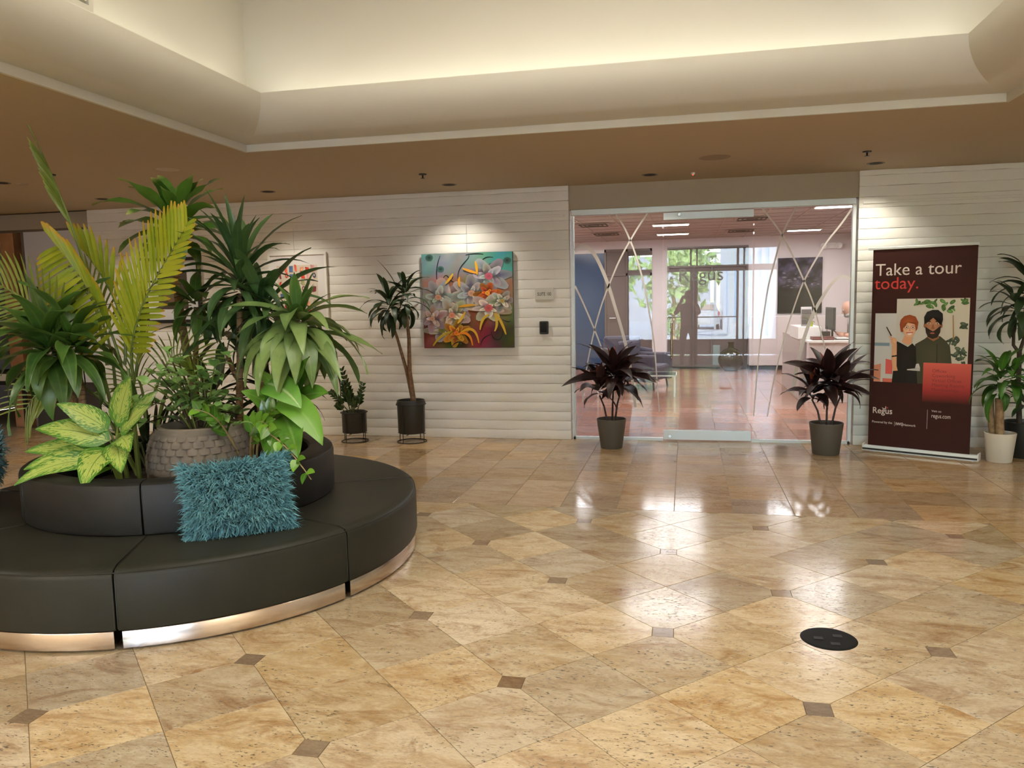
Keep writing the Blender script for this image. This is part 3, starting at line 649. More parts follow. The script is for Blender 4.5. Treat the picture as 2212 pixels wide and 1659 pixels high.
def cane(t, path, rad, rings=0, mt=None, name='cane', ringm=None):
    mt = mt or BARK; o = B().tube(path, rad, 10).build(name, mt, t, smooth=True)
    if rings:
        P = [Vector(p) for p in path]; rd = rad if hasattr(rad, '__len__') else [rad] * len(P); b = B(); Ls = [(P[i + 1] - P[i]).length for i in range(len(P) - 1)]; tot = sum(Ls); rr = random.Random(rings)
        for j in range(rings):
            d = tot * (j + .5) / rings; i = 0
            while d > Ls[i] and i < len(Ls) - 1: d -= Ls[i]; i += 1
            f = d / Ls[i]; c = P[i].lerp(P[i + 1], f); tt = (P[i + 1] - P[i]).normalized(); r0 = rd[i] + (rd[i + 1] - rd[i]) * f
            tl = (tt + Vector((rr.uniform(-.2, .2), rr.uniform(-.2, .2), 0))).normalized(); b.tube([c - tl * .004, c, c + tl * .004], [r0 * .9, r0 * 1.07, r0 * .9], 10)
        b.build('bark_ring', ringm or BARKDK, o, smooth=True)
    return o
BARKDK = mat('dark_bark', (.06, .04, .025), .8)
CORN = leaf_mat('corn_plant_leaf', (.022, .070, .014), (.075, .165, .030), rib=(.10, .20, .04), edge=(.13, .22, .04))
CORNUP = leaf_mat('pale_corn_plant_leaf', (.08, .155, .045), (.22, .32, .10), rough=.3, rib=(.22, .30, .10), edge=(.09, .16, .04))
NARROW = leaf_mat('narrow_dracaena_leaf', (.018, .055, .018), (.065, .135, .040), rib=(.10, .17, .06))
DARKDR = leaf_mat('dark_dracaena_leaf', (.010, .026, .010), (.028, .055, .018), rough=.48, rib=(.03, .05, .02), trans=.05)
PALM = leaf_mat('yellow_palm_leaf', (.24, .35, .018), (.46, .50, .03), rough=.45, rib=(.5, .52, .06), tip=(.62, .30, .02), trans=.25)
PALM2 = leaf_mat('olive_palm_leaf', (.09, .15, .018), (.22, .29, .04), rough=.45, rib=(.3, .33, .06), trans=.2)
STEMG = mat('green_stem', (.16, .22, .04), .5, rnd=.2)
SHRUB = leaf_mat('shrub_leaf', (.08, .21, .05), (.26, .44, .13), rough=.33, rib=(.14, .26, .06), edge=(.30, .36, .12))
ZZ = leaf_mat('zz_leaf', (.035, .12, .012), (.15, .32, .03), rough=.22, rib=(.18, .33, .05))
ZZD = leaf_mat('dark_zz_leaf', (.012, .035, .010), (.035, .075, .018), rough=.25, rib=(.05, .08, .03), trans=.05)
BIGL = leaf_mat('big_leaf', (.06, .19, .018), (.15, .33, .04), rough=.25, rib=(.22, .38, .08))
CORD = leaf_mat('maroon_cordyline_leaf', (.008, .004, .004), (.020, .007, .006), rough=.5, rib=(.05, .012, .012), edge=(.075, .012, .012), trans=.03)
CORDR = leaf_mat('red_cordyline_leaf', (.16, .03, .02), (.30, .075, .02), rough=.32, rib=(.25, .06, .03), trans=.1)

def dieff_mat():
    m = bpy.data.materials.new('variegated_leaf'); m.use_nodes = True; n = m.node_tree.nodes; l = m.node_tree.links; b = n['Principled BSDF']
    uv = n.new('ShaderNodeUVMap'); s = n.new('ShaderNodeSeparateXYZ'); l.new(uv.outputs[0], s.inputs[0])
    def M_(op, a, b_=None, clamp=False):
        x = n.new('ShaderNodeMath'); x.operation = op; x.use_clamp = clamp
        for i, v in enumerate((a, b_)):
            if v is None: continue
            if isinstance(v, (int, float)): x.inputs[i].default_value = v
            else: l.new(v, x.inputs[i])
        return x.outputs[0]
    off = M_('ABSOLUTE', M_('SUBTRACT', s.outputs[0], .5)); oi = n.new('ShaderNodeObjectInfo')
    ph = M_('ADD', M_('SUBTRACT', s.outputs[1], M_('MULTIPLY', off, .75)), oi.outputs['Random'])     # veins sweep forward from the midrib
    nz = n.new('ShaderNodeTexNoise'); nz.inputs['Scale'].default_value = 30; nz.inputs['Detail'].default_value = 3
    cb = n.new('ShaderNodeCombineXYZ'); l.new(M_('MULTIPLY', off, .35), cb.inputs[0]); l.new(ph, cb.inputs[1]); l.new(oi.outputs['Random'], cb.inputs[2]); l.new(cb.outputs[0], nz.inputs['Vector'])
    lim = M_('MULTIPLY', M_('MULTIPLY', s.outputs[1], M_('SUBTRACT', 1.06, s.outputs[1])), 1.55)       # cream zone narrows to both ends
    f = M_('ADD', M_('SUBTRACT', lim, off), M_('MULTIPLY', M_('SUBTRACT', nz.outputs[0], .53), 1.7))
    mr = n.new('ShaderNodeMapRange'); mr.inputs[1].default_value = -.02; mr.inputs[2].default_value = .07; l.new(f, mr.inputs[0])
    mx = n.new('ShaderNodeMixRGB'); mx.inputs[1].default_value = (.06, .19, .02, 1); mx.inputs[2].default_value = (.37, .46, .105, 1); l.new(mr.outputs[0], mx.inputs[0])
    rb = n.new('ShaderNodeMapRange'); rb.inputs[1].default_value = .008; rb.inputs[2].default_value = .022; rb.inputs[3].default_value = .8; rb.inputs[4].default_value = 0; l.new(off, rb.inputs[0])
    m2 = n.new('ShaderNodeMixRGB'); m2.inputs[2].default_value = (.07, .17, .02, 1); l.new(rb.outputs[0], m2.inputs[0]); l.new(mx.outputs[0], m2.inputs[1])
    l.new(m2.outputs[0], b.inputs['Base Color']); b.inputs['Roughness'].default_value = .35; return m
DIEFF = dieff_mat()

# ------------------------------------------------------------------ palm with yellow-green fronds
def bez(P, n=20):
    P = [Vector(p) for p in P]; out = []
    for i in range(n + 1):
        t = i / n; Q = P[:]
        while len(Q) > 1: Q = [Q[k].lerp(Q[k + 1], t) for k in range(len(Q) - 1)]
        out.append(Q[0])
    return out
def frond(t, ctrl, n, Lf, mt, N=(0, -1, .25), s0=.25, aL=(1.2, .6), aR=(1.2, .6), w=.03, rad=(.011, .003), droop=.3, sides=(1, -1), kind='ribbon', seed=1, lab=None):
    """ctrl: rachis control points; Lf(side, s) leaflet length; aL/aR angle to the rachis at the base and tip"""
    rr = random.Random(seed); P = bez(ctrl, 24); k = len(P); fo_ = B().tube(P, [rad[0] + (rad[1] - rad[0]) * i / (k - 1) for i in range(k)], 6).build('frond', STEMG, t, smooth=True)
    N = Vector(N).normalized()
    for i in range(n):
        s = s0 + (1 - s0) * (i + .5) / n; x = s * (k - 1); a = int(min(x, k - 2)); p = P[a].lerp(P[a + 1], x - a); T = (P[a + 1] - P[a]).normalized(); Sd = T.cross(N).normalized()
        for sd in sides:
            f = (s - s0) / (1 - s0); an = (aL[0] + (aL[1] - aL[0]) * f) if sd > 0 else (aR[0] + (aR[1] - aR[0]) * f)
            L = Lf(sd, f) * rr.uniform(.92, 1.05)
            if L < .02: continue
            d = (T * cos(an) + Sd * sd * sin(an) + N * .22).normalized()
            leaf_to(fo_, p, p + d * L - Vector((0, 0, droop * L * .3)), w * rr.uniform(.85, 1.1), mt, droop * rr.uniform(.6, 1.3), kind, roll=rr.uniform(-.25, .25), fold=.3, n=5, name='leaflet', face=N)
    return fo_
pb = (-3.0, -1.15, BED)
t = thing('areca_palm', 'tall palm with yellow-green feathery fronds in the round planter', 'plant', pb)
for a, b_ in (((-.06, 0), (-.20, .75)), ((0, .04), (-.05, .70)), ((.05, -.02), (.03, .78)), ((.08, .05), (.20, .55)), ((-.02, .07), (-.30, .45))):
    B().tube([(pb[0] + a[0], pb[1] + a[1], BED - .02), (pb[0] + (a[0] + b_[0]) / 2, pb[1] + a[1] * 1.2, BED + b_[1] * .55), (pb[0] + b_[0], pb[1] + a[1] * 1.6, BED + b_[1])], [.017, .014, .011], 8).build('stem', STEMG, t, smooth=True)
# the big frond standing right of the centre
frond(t, [(-2.94, -1.17, 1.20), (-2.92, -1.25, 1.44), (-2.80, -1.28, 1.74), (-2.53, -1.30, 1.98), (-2.36, -1.30, 2.22)], 23, lambda sd, f: (.20 + .26 * sin(pi * min(1, .15 + f * .8))) * (1.0 if sd < 0 else .66) * (1 - .35 * f ** 4), PALM, s0=.18, aL=(1.25, .55), aR=(.52, .55), w=.032, droop=.12, seed=11)
# left frond leaning up-left, right blades swept along its back, left blades hanging
frond(t, [(-3.04, -1.15, 1.20), (-3.00, -1.22, 1.50), (-3.12, -1.25, 1.80), (-3.28, -1.25, 2.00), (-3.38, -1.25, 2.12)], 17, lambda sd, f: (.42 if sd > 0 else .34) * (.75 + .25 * sin(pi * f)) * (1 - .4 * f ** 3), PALM, s0=.25, aL=(.34, .16), aR=(2.1, 1.3), w=.042, droop=.3, seed=12)
frond(t, [(-3.06, -1.1, 1.3), (-3.02, -1.08, 1.55), (-3.12, -1.05, 1.82), (-3.30, -1.05, 2.02), (-3.40, -1.05, 2.14)], 12, lambda sd, f: .36 * (1 - .5 * f ** 3), PALM, s0=.3, aL=(.9, .35), aR=(.5, .3), w=.034, droop=.2, sides=(1,), seed=22, N=(0, -1, .1))
# spear leaf still folded, reaching over the ceiling line
frond(t, [(-3.16, -1.15, 1.3), (-3.22, -1.15, 1.9), (-3.34, -1.2, 2.42), (-3.55, -1.25, 2.93)], 14, lambda sd, f: .30 * (1 - .5 * f) if f < .62 else .0, PALM2, s0=.56, aL=(.5, .3), aR=(.20, .10), w=.022, droop=.02, rad=(.012, .004), sides=(-1,), seed=13)
# fronds arching out of the left frame edge and lower ones
frond(t, [(-3.20, -1.2, 1.2), (-3.36, -1.3, 1.65), (-3.62, -1.4, 1.85), (-3.95, -1.45, 1.95)], 20, lambda sd, f: .42 * (1 - .3 * f), PALM2, s0=.3, aL=(1.0, .7), aR=(1.15, .6), w=.022, droop=.35, seed=14)
frond(t, [(-3.15, -1.1, 1.15), (-3.22, -1.0, 1.55), (-3.42, -.95, 1.80), (-3.50, -.95, 1.84)], 15, lambda sd, f: .38 * (.6 + .4 * sin(pi * f)), PALM2, s0=.3, aL=(1.0, .5), aR=(1.9, 1.4), w=.020, droop=.5, seed=15)
frond(t, [(-3.02, -1.1, 1.1), (-2.98, -1.05, 1.35), (-2.94, -1.05, 1.55), (-2.93, -1.05, 1.74)], 16, lambda sd, f: .22, PALM, s0=.25, aL=(.5, .3), aR=(.9, .5), w=.018, droop=.2, seed=16)
frond(t, [(-3.05, -1.2, .95), (-3.25, -1.35, 1.30), (-3.45, -1.4, 1.25), (-3.60, -1.42, 1.02)], 16, lambda sd, f: .26, PALM2, s0=.25, aL=(1.1, .8), aR=(1.1, .8), w=.012, droop=.4, seed=17)
frond(t, [(-2.95, -1.0, 1.0), (-2.85, -.95, 1.38), (-2.72, -.95, 1.44), (-2.52, -.95, 1.28)], 16, lambda sd, f: .24, PALM2, s0=.25, aL=(1.1, .8), aR=(1.1, .8), w=.012, droop=.5, seed=18)
frond(t, [(-3.0, -1.0, .9), (-3.08, -.9, 1.25), (-3.2, -.85, 1.30), (-3.38, -.8, 1.08)], 14, lambda sd, f: .24, PALM2, s0=.25, aL=(1.1, .8), aR=(1.1, .8), w=.012, droop=.5, seed=19)

# ------------------------------------------------------------------ corn plant at the left of the planter
cb = (-3.20, -1.36, BED)
t = thing('corn_plant', 'broad-leaved corn plant on a forked ringed cane at the left of the planter', 'plant', cb)
cane(t, [cb, (-3.22, -1.36, .75), (-3.24, -1.36, .98)], [.036, .038, .043], 12)
cane(t, [(-3.24, -1.37, .94), (-3.26, -1.40, 1.12), (-3.30, -1.42, 1.36)], [.040, .034, .030], 9)
cane(t, [(-3.19, -1.33, .80), (-3.17, -1.32, .96)], [.034, .036], 0)
cane(t, [(-3.20, -1.36, .92), (-3.20, -1.36, 1.15), (-3.22, -1.36, 1.32)], [.026, .023, .02], 13)
rosette(t, (-3.36, -1.44, 1.35), 32, .56, .12, 1.35, -.5, 1.5, CORN, 31, 'lance', wave=.09, spread=.02, rise=.16)
rosette(t, (-3.22, -1.38, 1.32), 24, .54, .115, 1.2, -.5, 1.5, CORN, 32, 'lance', wave=.09, spread=.02, rise=.20)
leaf_to(t, (-3.30, -1.50, 1.36), (-3.40, -1.80, .93), .085, CORN, 1.3, wave=.12)
leaf_to(t, (-3.34, -1.46, 1.45), (-3.38, -1.55, 1.94), .12, CORN, .3, roll=.5)
leaf_to(t, (-3.24, -1.46, 1.45), (-2.93, -1.72, 1.20), .11, CORN, 1.0)
leaf_to(t, (-3.22, -1.46, 1.40), (-2.80, -1.60, 1.12), .10, CORN, 1.1)

# ------------------------------------------------------------------ tall corn plant behind
tb = (-2.72, -.72, BED)
t = thing('corn_plant', 'tallest corn plant with pale leaf tips behind the palm frond', 'plant', tb)
cane(t, [tb, (-2.78, -.72, 1.0), (-2.84, -.72, 1.40), (-2.88, -.72, 1.80), (-2.87, -.72, 2.22)], [.035, .032, .030, .028, .024], 36)
CORNT = leaf_mat('pale_tipped_leaf', (.03, .095, .012), (.10, .22, .03), rib=(.12, .22, .04), tip=(.45, .48, .16))
rosette(t, (-2.86, -.72, 2.15), 36, .46, .105, 1.25, -.15, 1.15, CORNT, 41, 'strap', wave=.09, rise=.22)
rosette(t, (-2.72, -.74, 1.66), 20, .40, .09, 1.1, -.5, 1.3, CORN, 42, 'strap', wave=.06, rise=.1)
cane(t, [(-2.78, -.72, 1.20), (-2.74, -.73, 1.45), (-2.72, -.74, 1.68)], [.02, .018, .016], 10)

# ------------------------------------------------------------------ narrow-leaved dracaenas
nb = (-2.32, -.84, BED)
t = thing('dracaena', 'narrow-leaved dracaena with upright spiky crown on a slim cane', 'plant', nb)
cane(t, [nb, (-2.35, -.85, .95), (-2.32, -.85, 1.37), (-2.30, -.85, 1.74)], [.028, .027, .022, .020], 14)
rosette(t, (-2.28, -.86, 1.74), 44, .56, .068, 1.55, -.6, 1.25, NARROW, 51, 'strap', fold=.35, wave=.02, rise=.20, spread=.02, nseg=8)
for tip, w_ in (((-2.44, -.95, 2.50), .05), ((-2.16, -.95, 2.44), .055), ((-2.32, -.92, 2.46), .05), ((-2.05, -1.0, 2.30), .05), ((-2.55, -1.0, 2.33), .05), ((-1.95, -1.05, 2.12), .055)):
    leaf_to(t, (-2.30, -.86, 1.96), tip, w_, NARROW, .35, 'strap', fold=.35, roll=.4)
nb = (-2.20, -.72, BED)
t = thing('dracaena', 'bushy narrow dracaena in the shade behind the drooping crown', 'plant', nb)
cane(t, [nb, (-2.22, -.74, 1.1), (-2.18, -.76, 1.55)], [.026, .024, .02], 14)
rosette(t, (-2.16, -.78, 1.58), 36, .54, .075, 1.3, -.8, 1.3, NARROW, 52, 'strap', fold=.3, rise=.16, nseg=8)
cane(t, [(-2.21, -.73, .9), (-2.40, -.8, 1.2), (-2.46, -.82, 1.40)], [.02, .018, .015], 8)
rosette(t, (-2.46, -.83, 1.42), 12, .46, .068, 1.2, -.7, 1.3, NARROW, 53, 'strap', fold=.3, rise=.12, nseg=8)
nb = (-2.28, -.55, BED)
t = thing('dracaena', 'low dark dracaena stems filling the middle of the bed', 'plant', nb)
cane(t, [nb, (-2.28, -.55, .75), (-2.25, -.57, .95)], [.02, .018, .015], 6)
rosette(t, (-2.25, -.58, .98), 24, .46, .05, 1.3, -.5, 1.2, DARKDR, 54, 'strap', rise=.10, nseg=7)
cane(t, [(-2.28, -.55, .62), (-2.6, -.7, .8), (-2.62, -.75, .98)], [.018, .016, .014], 6)
rosette(t, (-2.62, -.76, 1.0), 22, .42, .05, 1.3, -.5, 1.2, DARKDR, 55, 'strap', rise=.10, nseg=7)

# ------------------------------------------------------------------ drooping corn plant on the right
db = (-1.98, -.90, BED)
t = thing('corn_plant', 'corn plant with a wide drooping crown of pale green leaves on the right', 'plant', db)
cane(t, [(-2.10, -.95, BED), (-2.10, -.96, .9), (-2.09, -.97, 1.14)], [.040, .040, .046], 9, name='cut_cane')
cane(t, [db, (-1.90, -.93, .9), (-1.84, -.97, 1.10), (-1.80, -1.0, 1.30), (-1.78, -1.02, 1.54)], [.034, .030, .028, .036, .032], 16)
rosette(t, (-1.76, -1.03, 1.50), 26, .54, .14, .75, -.25, 1.75, CORNUP, 61, 'lance', wave=.04, rise=.12, pw=.9)
rosette(t, (-1.76, -1.03, 1.44), 26, .54, .125, .35, -.5, 1.7, CORNUP, 62, 'lance', wave=.04, rise=.05, pw=.8)
rosette(t, (-1.76, -1.03, 1.58), 14, .26, .09, 1.45, .5, .6, CORN, 63, 'lance', wave=.04, rise=.08)
for tip in ((-1.98, -1.45, 1.22), (-1.86, -1.50, 1.17), (-1.72, -1.50, 1.20), (-1.60, -1.46, 1.24), (-1.52, -1.38, 1.20), (-1.42, -1.25, 1.26), (-2.10, -1.35, 1.24)):
    leaf_to(t, (-1.76, -1.06, 1.52), (tip[0] + .02, tip[1], tip[2]), .15, CORNUP, 1.7, 'lance', wave=.03)

# ------------------------------------------------------------------ dumb cane with cream-splashed leaves at the front
fb = (-2.66, -1.72, BED)
t = thing('dumb_cane', 'dumb cane with big cream-splashed leaves hanging over the front', 'plant', fb)
B().tube([fb, (-2.65, -1.73, .72), (-2.63, -1.74, .93)], [.02, .018, .014], 8).build('stem', STEMG, t, smooth=True)
for b_, tip, w_, dr, rl in (((-2.61, -1.76, .98), (-2.43, -1.84, 1.30), .175, .35, -.9), ((-2.66, -1.78, .96), (-2.90, -1.90, 1.14), .15, .35, .75), ((-2.64, -1.80, .90), (-3.00, -1.97, 1.0), .185, .5, .65),
                         ((-2.66, -1.80, .82), (-3.06, -2.00, .87), .16, .5, .6), ((-2.66, -1.82, .80), (-3.02, -2.06, .78), .15, .7, .5), ((-2.64, -1.84, .78), (-3.02, -2.14, .71), .13, .9, .4),
                         ((-2.59, -1.84, .86), (-2.54, -2.16, .71), .21, 1.1, .25), ((-2.58, -1.82, .90), (-2.38, -2.04, .77), .17, .8, -.3), ((-2.58, -1.78, .94), (-2.30, -1.86, 1.13), .15, .4, -.6),
                         ((-2.57, -1.80, .92), (-2.36, -1.98, .88), .14, .7, -.5), ((-2.57, -1.74, .96), (-2.36, -1.70, 1.20), .12, .4, -.7), ((-2.62, -1.70, .95), (-2.72, -1.50, 1.16), .13, .5, 0)):
    B().tube([(-2.64, -1.745, b_[2] - .16), ((-2.64 + b_[0]) / 2, (-1.745 + b_[1]) / 2, b_[2] - .05), b_], [.009, .007, .005], 6).build('leaf_stalk', STEMG, t, smooth=True)
    leaf_to(t, b_, tip, w_, DIEFF, dr, 'ovate', roll=0, fold=.14, n=11, wave=.02, face=(.25, -.8, .65))
for b_, tip in (((-2.55, -1.8, .86), (-2.45, -1.97, .90)), ((-2.53, -1.8, .8), (-2.42, -2.02, .80)), ((-2.52, -1.9, .76), (-2.60, -2.07, .71))):
    leaf_to(t, b_, tip, .085, ZZ, .5, 'ovate')

# ------------------------------------------------------------------ scale-patterned pot and its shrub
pc = (-2.29, -1.42, BED)
t = thing('patterned_pot', 'grey stone pot with raised scale pattern behind the pillow', 'pot', pc)
b = B(); NA, NZ = 280, 96; vs = []; fs = []
for j in range(NZ + 1):
    z = .0 + .44 * j / NZ; base = .235 + .075 * sin(pi * (.12 + .80 * z / .44)) 
    for i in range(NA):
        a = 2 * pi * i / NA; h = 0
        for row in (int(z / .042), int(z / .042) - 1):                       # overlapping scales, alternate rows shifted by half a scale
            fz = z / .042 - row; u = (a / (2 * pi) * 28 + (row % 2) * .5) % 1 - .5; q_ = 1 - (u / .56) ** 2 - ((fz - .55) / .95) ** 2
            if q_ > 0: h = max(h, min(1, 1.5 * q_ ** .6) * (1.1 - .35 * fz))
        r_ = base + (.016 * h if .03 < z < .41 else .004)
        vs.append((pc[0] + r_ * cos(a), pc[1] + r_ * sin(a), BED + z))
for j in range(NZ):
    for i in range(NA): fs.append((j * NA + i, j * NA + (i + 1) % NA, (j + 1) * NA + (i + 1) % NA, (j + 1) * NA + i))
b.add(vs, fs); b.build('body', mat('grey_stone', (.20, .165, .125), .7, noise=((.13, .11, .09), 9)), t, smooth=50)
B().lathe([(.235, .43), (.25, .437), (.248, .448), (.225, .448), (.215, .42), (.21, .40), (0, .40)], pc, 40).build('rim', mat('grey_rim', (.24, .20, .15), .7), t, smooth=True)
t = thing('jade_shrub', 'dense shrub of small glossy leaf rosettes in the patterned pot', 'plant', (pc[0], pc[1], BED + .41))
rr = random.Random(77); ov = [leaf(.085, .050, .5, .9, 'ovate', 5, .2, wave=.02), leaf(.07, .044, .3, .8, 'ovate', 5, .2), leaf(.10, .054, .6, 1.2, 'ovate', 5, .2)]
for m_ in ov: m_.materials.append(SHRUB)
cnt = 0
for i in range(27):
    az = rr.uniform(0, 2 * pi); el = rr.uniform(.1, 1.45) if i % 2 else rr.uniform(.9, 1.5); L = rr.uniform(.22, .42) if el < .9 else rr.uniform(.35, .62); d = Vector((cos(az) * cos(el) * .95, sin(az) * cos(el) * .9 - .18, sin(el) * 1.0 - .12)); p0 = Vector((pc[0], pc[1], BED + .42)) + Vector((cos(az), sin(az), 0)) * .06
    p1 = p0 + d * L; p1.z = max(p1.z, BED + .22 if (Vector((p1.x - pc[0], p1.y - pc[1])).length > .3) else BED + .46)
    pm = p0.lerp(p1, .5) + Vector((0, 0, .06)); B().tube([p0, pm, p1], [.006, .005, .004], 5).build('twig', BARKDK if i % 3 else STEMG, t)
    for k in range(11):
        if cnt >= 290: break
        s = .35 + .65 * (k // 4) / 2.5 if k < 8 else 1.0; p = p0.lerp(pm, min(1, s * 2)) if s < .5 else pm.lerp(p1, min(1, (s - .5) * 2)); a = k * 2.4 + rr.uniform(-.3, .3)
        o = obj('leaf', ov[rr.randrange(3)], None, t, p, (rr.uniform(-.3, .3), rr.uniform(-.7, .2), a)); q_ = rr.uniform(.85, 1.3); o.scale = (q_, q_, q_); cnt += 1

# ------------------------------------------------------------------ big-leaved plant and trailing spray at the right front
gb_ = (-1.80, -1.22, BED)
t = thing('philodendron', 'glossy big-leaved plant with one pale-striped leaf right of the pot', 'plant', gb_)
for tip, base, w_, dr, rl in (((-1.50, -1.42, 1.38), (-1.74, -1.25, 1.08), .15, .25, -.7), ((-1.55, -1.45, 1.07), (-1.86, -1.34, 1.20), .20, .9, -.45), ((-1.38, -1.52, .86), (-1.76, -1.34, 1.10), .19, 1.0, -.5), ((-1.50, -1.62, .80), (-1.74, -1.36, 1.0), .19, 1.1, -.2),
                              ((-1.66, -1.66, .74), (-1.76, -1.36, .98), .18, 1.1, 0), ((-1.95, -1.45, 1.17), (-1.78, -1.28, .98), .16, .5, .6), ((-1.45, -1.28, 1.14), (-1.74, -1.22, 1.06), .17, .7, -.6), ((-1.86, -1.40, 1.30), (-1.78, -1.26, 1.06), .10, .5, .3), ((-1.62, -1.20, 1.32), (-1.74, -1.2, 1.06), .12, .4, -.4)):
    B().tube([gb_, ((gb_[0] + base[0]) / 2, (gb_[1] + base[1]) / 2, base[2] - .12), base], [.012, .009, .007], 6).build('leaf_stalk', STEMG, t, smooth=True)
    leaf_to(t, base, tip, w_, BIGL if tip[2] != 1.07 else leaf_mat('striped_leaf', (.10, .28, .03), (.2, .42, .07), rib=(.62, .7, .4)), dr, 'ovate', roll=rl * .4, fold=.15, n=10, wave=.035, face=(.1, -.8, .6))
def spray(t, ctrl, n, Ls, w_, mt, stemr=.007, seed=1, lo=.15, name='stem'):
    rr = random.Random(seed); P = bez(ctrl, 18); st = B().tube(P, [stemr + (.003 - stemr) * i / 18 for i in range(19)], 6).build(name, STEMB if mt is ZZ else STEMD, t, smooth=True)
    for i in range(n):
        s = lo + (1 - lo) * (i + .5) / n; x = s * 18; a = int(min(x, 17)); p = P[a].lerp(P[a + 1], x - a); T = (P[a + 1] - P[a]).normalized(); Sd = T.cross(Vector((0, -1, .5))).normalized()
        for sd in (1, -1):
            d = (T * .75 + Sd * sd * .8 + Vector((0, -.25, .1))).normalized(); L = Ls * (1 - .45 * s) * rr.uniform(.85, 1.1)
            leaf_to(t, p, p + d * L, w_ * (1 - .3 * s), mt, rr.uniform(.2, .6), 'ovate', roll=rr.uniform(-.5, .5), fold=.2, n=6, face=(.1, -.8, .6))
STEMB = mat('tan_stem', (.30, .22, .09), .5); STEMD = mat('dark_green_stem', (.08, .10, .03), .5)
zb = (-1.93, -1.38, BED)
t = thing('trailing_plant', 'glossy-leaved stem trailing over the backrest on the right', 'plant', zb)
spray(t, [zb, (-1.98, -1.42, 1.02), (-1.66, -1.65, 1.03), (-1.33, -1.80, .70)], 9, .13, .075, ZZ, .010, 81, .3)
spray(t, [zb, (-1.95, -1.5, 1.0), (-1.75, -1.55, 1.05), (-1.66, -1.65, .95)], 6, .15, .085, ZZ, .009, 82, .35)
spray(t, [zb, (-2.02, -1.52, .9), (-2.0, -1.6, 1.05), (-2.12, -1.7, 1.08)], 5, .14, .08, ZZ, .009, 83, .4)
spray(t, [zb, (-1.92, -1.4, .95), (-1.80, -1.42, 1.08), (-1.70, -1.36, 1.05)], 5, .15, .085, ZZ, .009, 84, .4)
nb = (-3.02, -.98, BED)
t = thing('fern_grass', 'dark fine-leaved filler plant low in the back left of the bed', 'plant', nb)
for k in range(5):
    B().tube([nb, (nb[0] + .05 * k - .1, nb[1], .72)], [.01, .006], 5).build('stem', STEMD, t)
rosette(t, (-3.0, -.98, .70), 40, .42, .03, 1.4, .1, .9, DARKDR, 91, 'strap', spread=.12, rise=.06, nseg=6)

# ------------------------------------------------------------------ teal fur pillows
TEAL = mat('teal_fleece', (.075, .22, .265), .85, rnd=0., noise=((.17, .40, .45), 18)); TEALD = mat('teal_backing', (.02, .06, .08), .9)
def pillow(label, c, w_, h_, th, M, seed, nt=5200):
    t = thing('fur_pillow', label, 'pillow', c); rr = random.Random(seed); b = B(); G = 14
    def pt(u, v, side):
        k = max(0, (1 - abs(u) ** 3.2) * (1 - abs(v) ** 3.2)) ** .55; e = 1 - .10 * (1 - u * u) * abs(v) ** 3
        f_ = 1 - .10 * (1 - v * v) * abs(u) ** 3
        return Vector((u * w_ / 2 * f_, side * th / 2 * k, v * h_ / 2 * e))
    vs = []; fs = []
    for side in (-1, 1):
        k = len(vs)
        for j in range(G + 1):
            for i in range(G + 1): vs.append(M @ pt(-1 + 2 * i / G, -1 + 2 * j / G, side))
        for j in range(G):
            for i in range(G): fs.append((k + j * (G + 1) + i, k + j * (G + 1) + i + 1, k + (j + 1) * (G + 1) + i + 1, k + (j + 1) * (G + 1) + i))
    b.add(vs, fs).build('cushion', TEALD, t, smooth=True); f = B()
    for i in range(nt):
        u, v = rr.uniform(-1, 1), rr.uniform(-1, 1)
        if rr.random() < .22:
            if rr.random() < .5: u = rr.choice((-1, 1)) * rr.uniform(.92, 1)
            else: v = rr.choice((-1, 1)) * rr.uniform(.92, 1)
        side = -1 if rr.random() < .85 else 1; p = pt(u, v, side); e = max(abs(u), abs(v)) ** 4
        nn = Vector((u * .3 + (u * 1.3 * e), side * (1.0 - .6 * e), v * .25 + v * 1.2 * e - .25)).normalized(); nn = (nn + Vector((rr.uniform(-.8, .8), rr.uniform(-.3, .3), rr.uniform(-.8, .8))) * .8).normalized()
        L = rr.uniform(.035, .07); wv = nn.cross(Vector((rr.uniform(-1, 1), rr.uniform(-1, 1), rr.uniform(-1, 1)))).normalized() * rr.uniform(.0015, .0032); cv_ = Vector((rr.uniform(-1, 1), rr.uniform(-.4, .4), rr.uniform(-1.2, .5))) * L * .5
        q0, q1, q2, q3 = p, p + nn * L * .4 + cv_ * .15, p + nn * L * .75 + cv_ * .6, p + nn * L * .8 + cv_ * 1.3
        f.add([M @ x for x in (q0 - wv, q0 + wv, q1 - wv * 1.2, q1 + wv * 1.2, q2 - wv * .8, q2 + wv * .8, q3)], [(0, 1, 3, 2), (2, 3, 5, 4), (4, 5, 6)])
    o = f.build('fleece', TEAL, t); o['kind'] = 'stuff'; return t
Mp = Matrix.Translation((-1.715, -1.935, .622)) @ Matrix.Rotation(radians(34), 4, 'Z') @ Matrix.Rotation(radians(-3), 4, 'Y') @ Matrix.Rotation(radians(-16), 4, 'X')
pillow('shaggy teal pillow leaning on the backrest, front centre of the bench', (-1.715, -1.96, .422), .56, .40, .14, Mp, 5, 7600)
Mp = Matrix.Translation((-3.80, -1.62, .61)) @ Matrix.Rotation(radians(-68), 4, 'Z') @ Matrix.Rotation(radians(25), 4, 'Y') @ Matrix.Rotation(radians(-20), 4, 'X')
pillow('shaggy teal pillow cut off by the left picture edge', (-3.80, -1.65, .422), .52, .40, .15, Mp, 6)

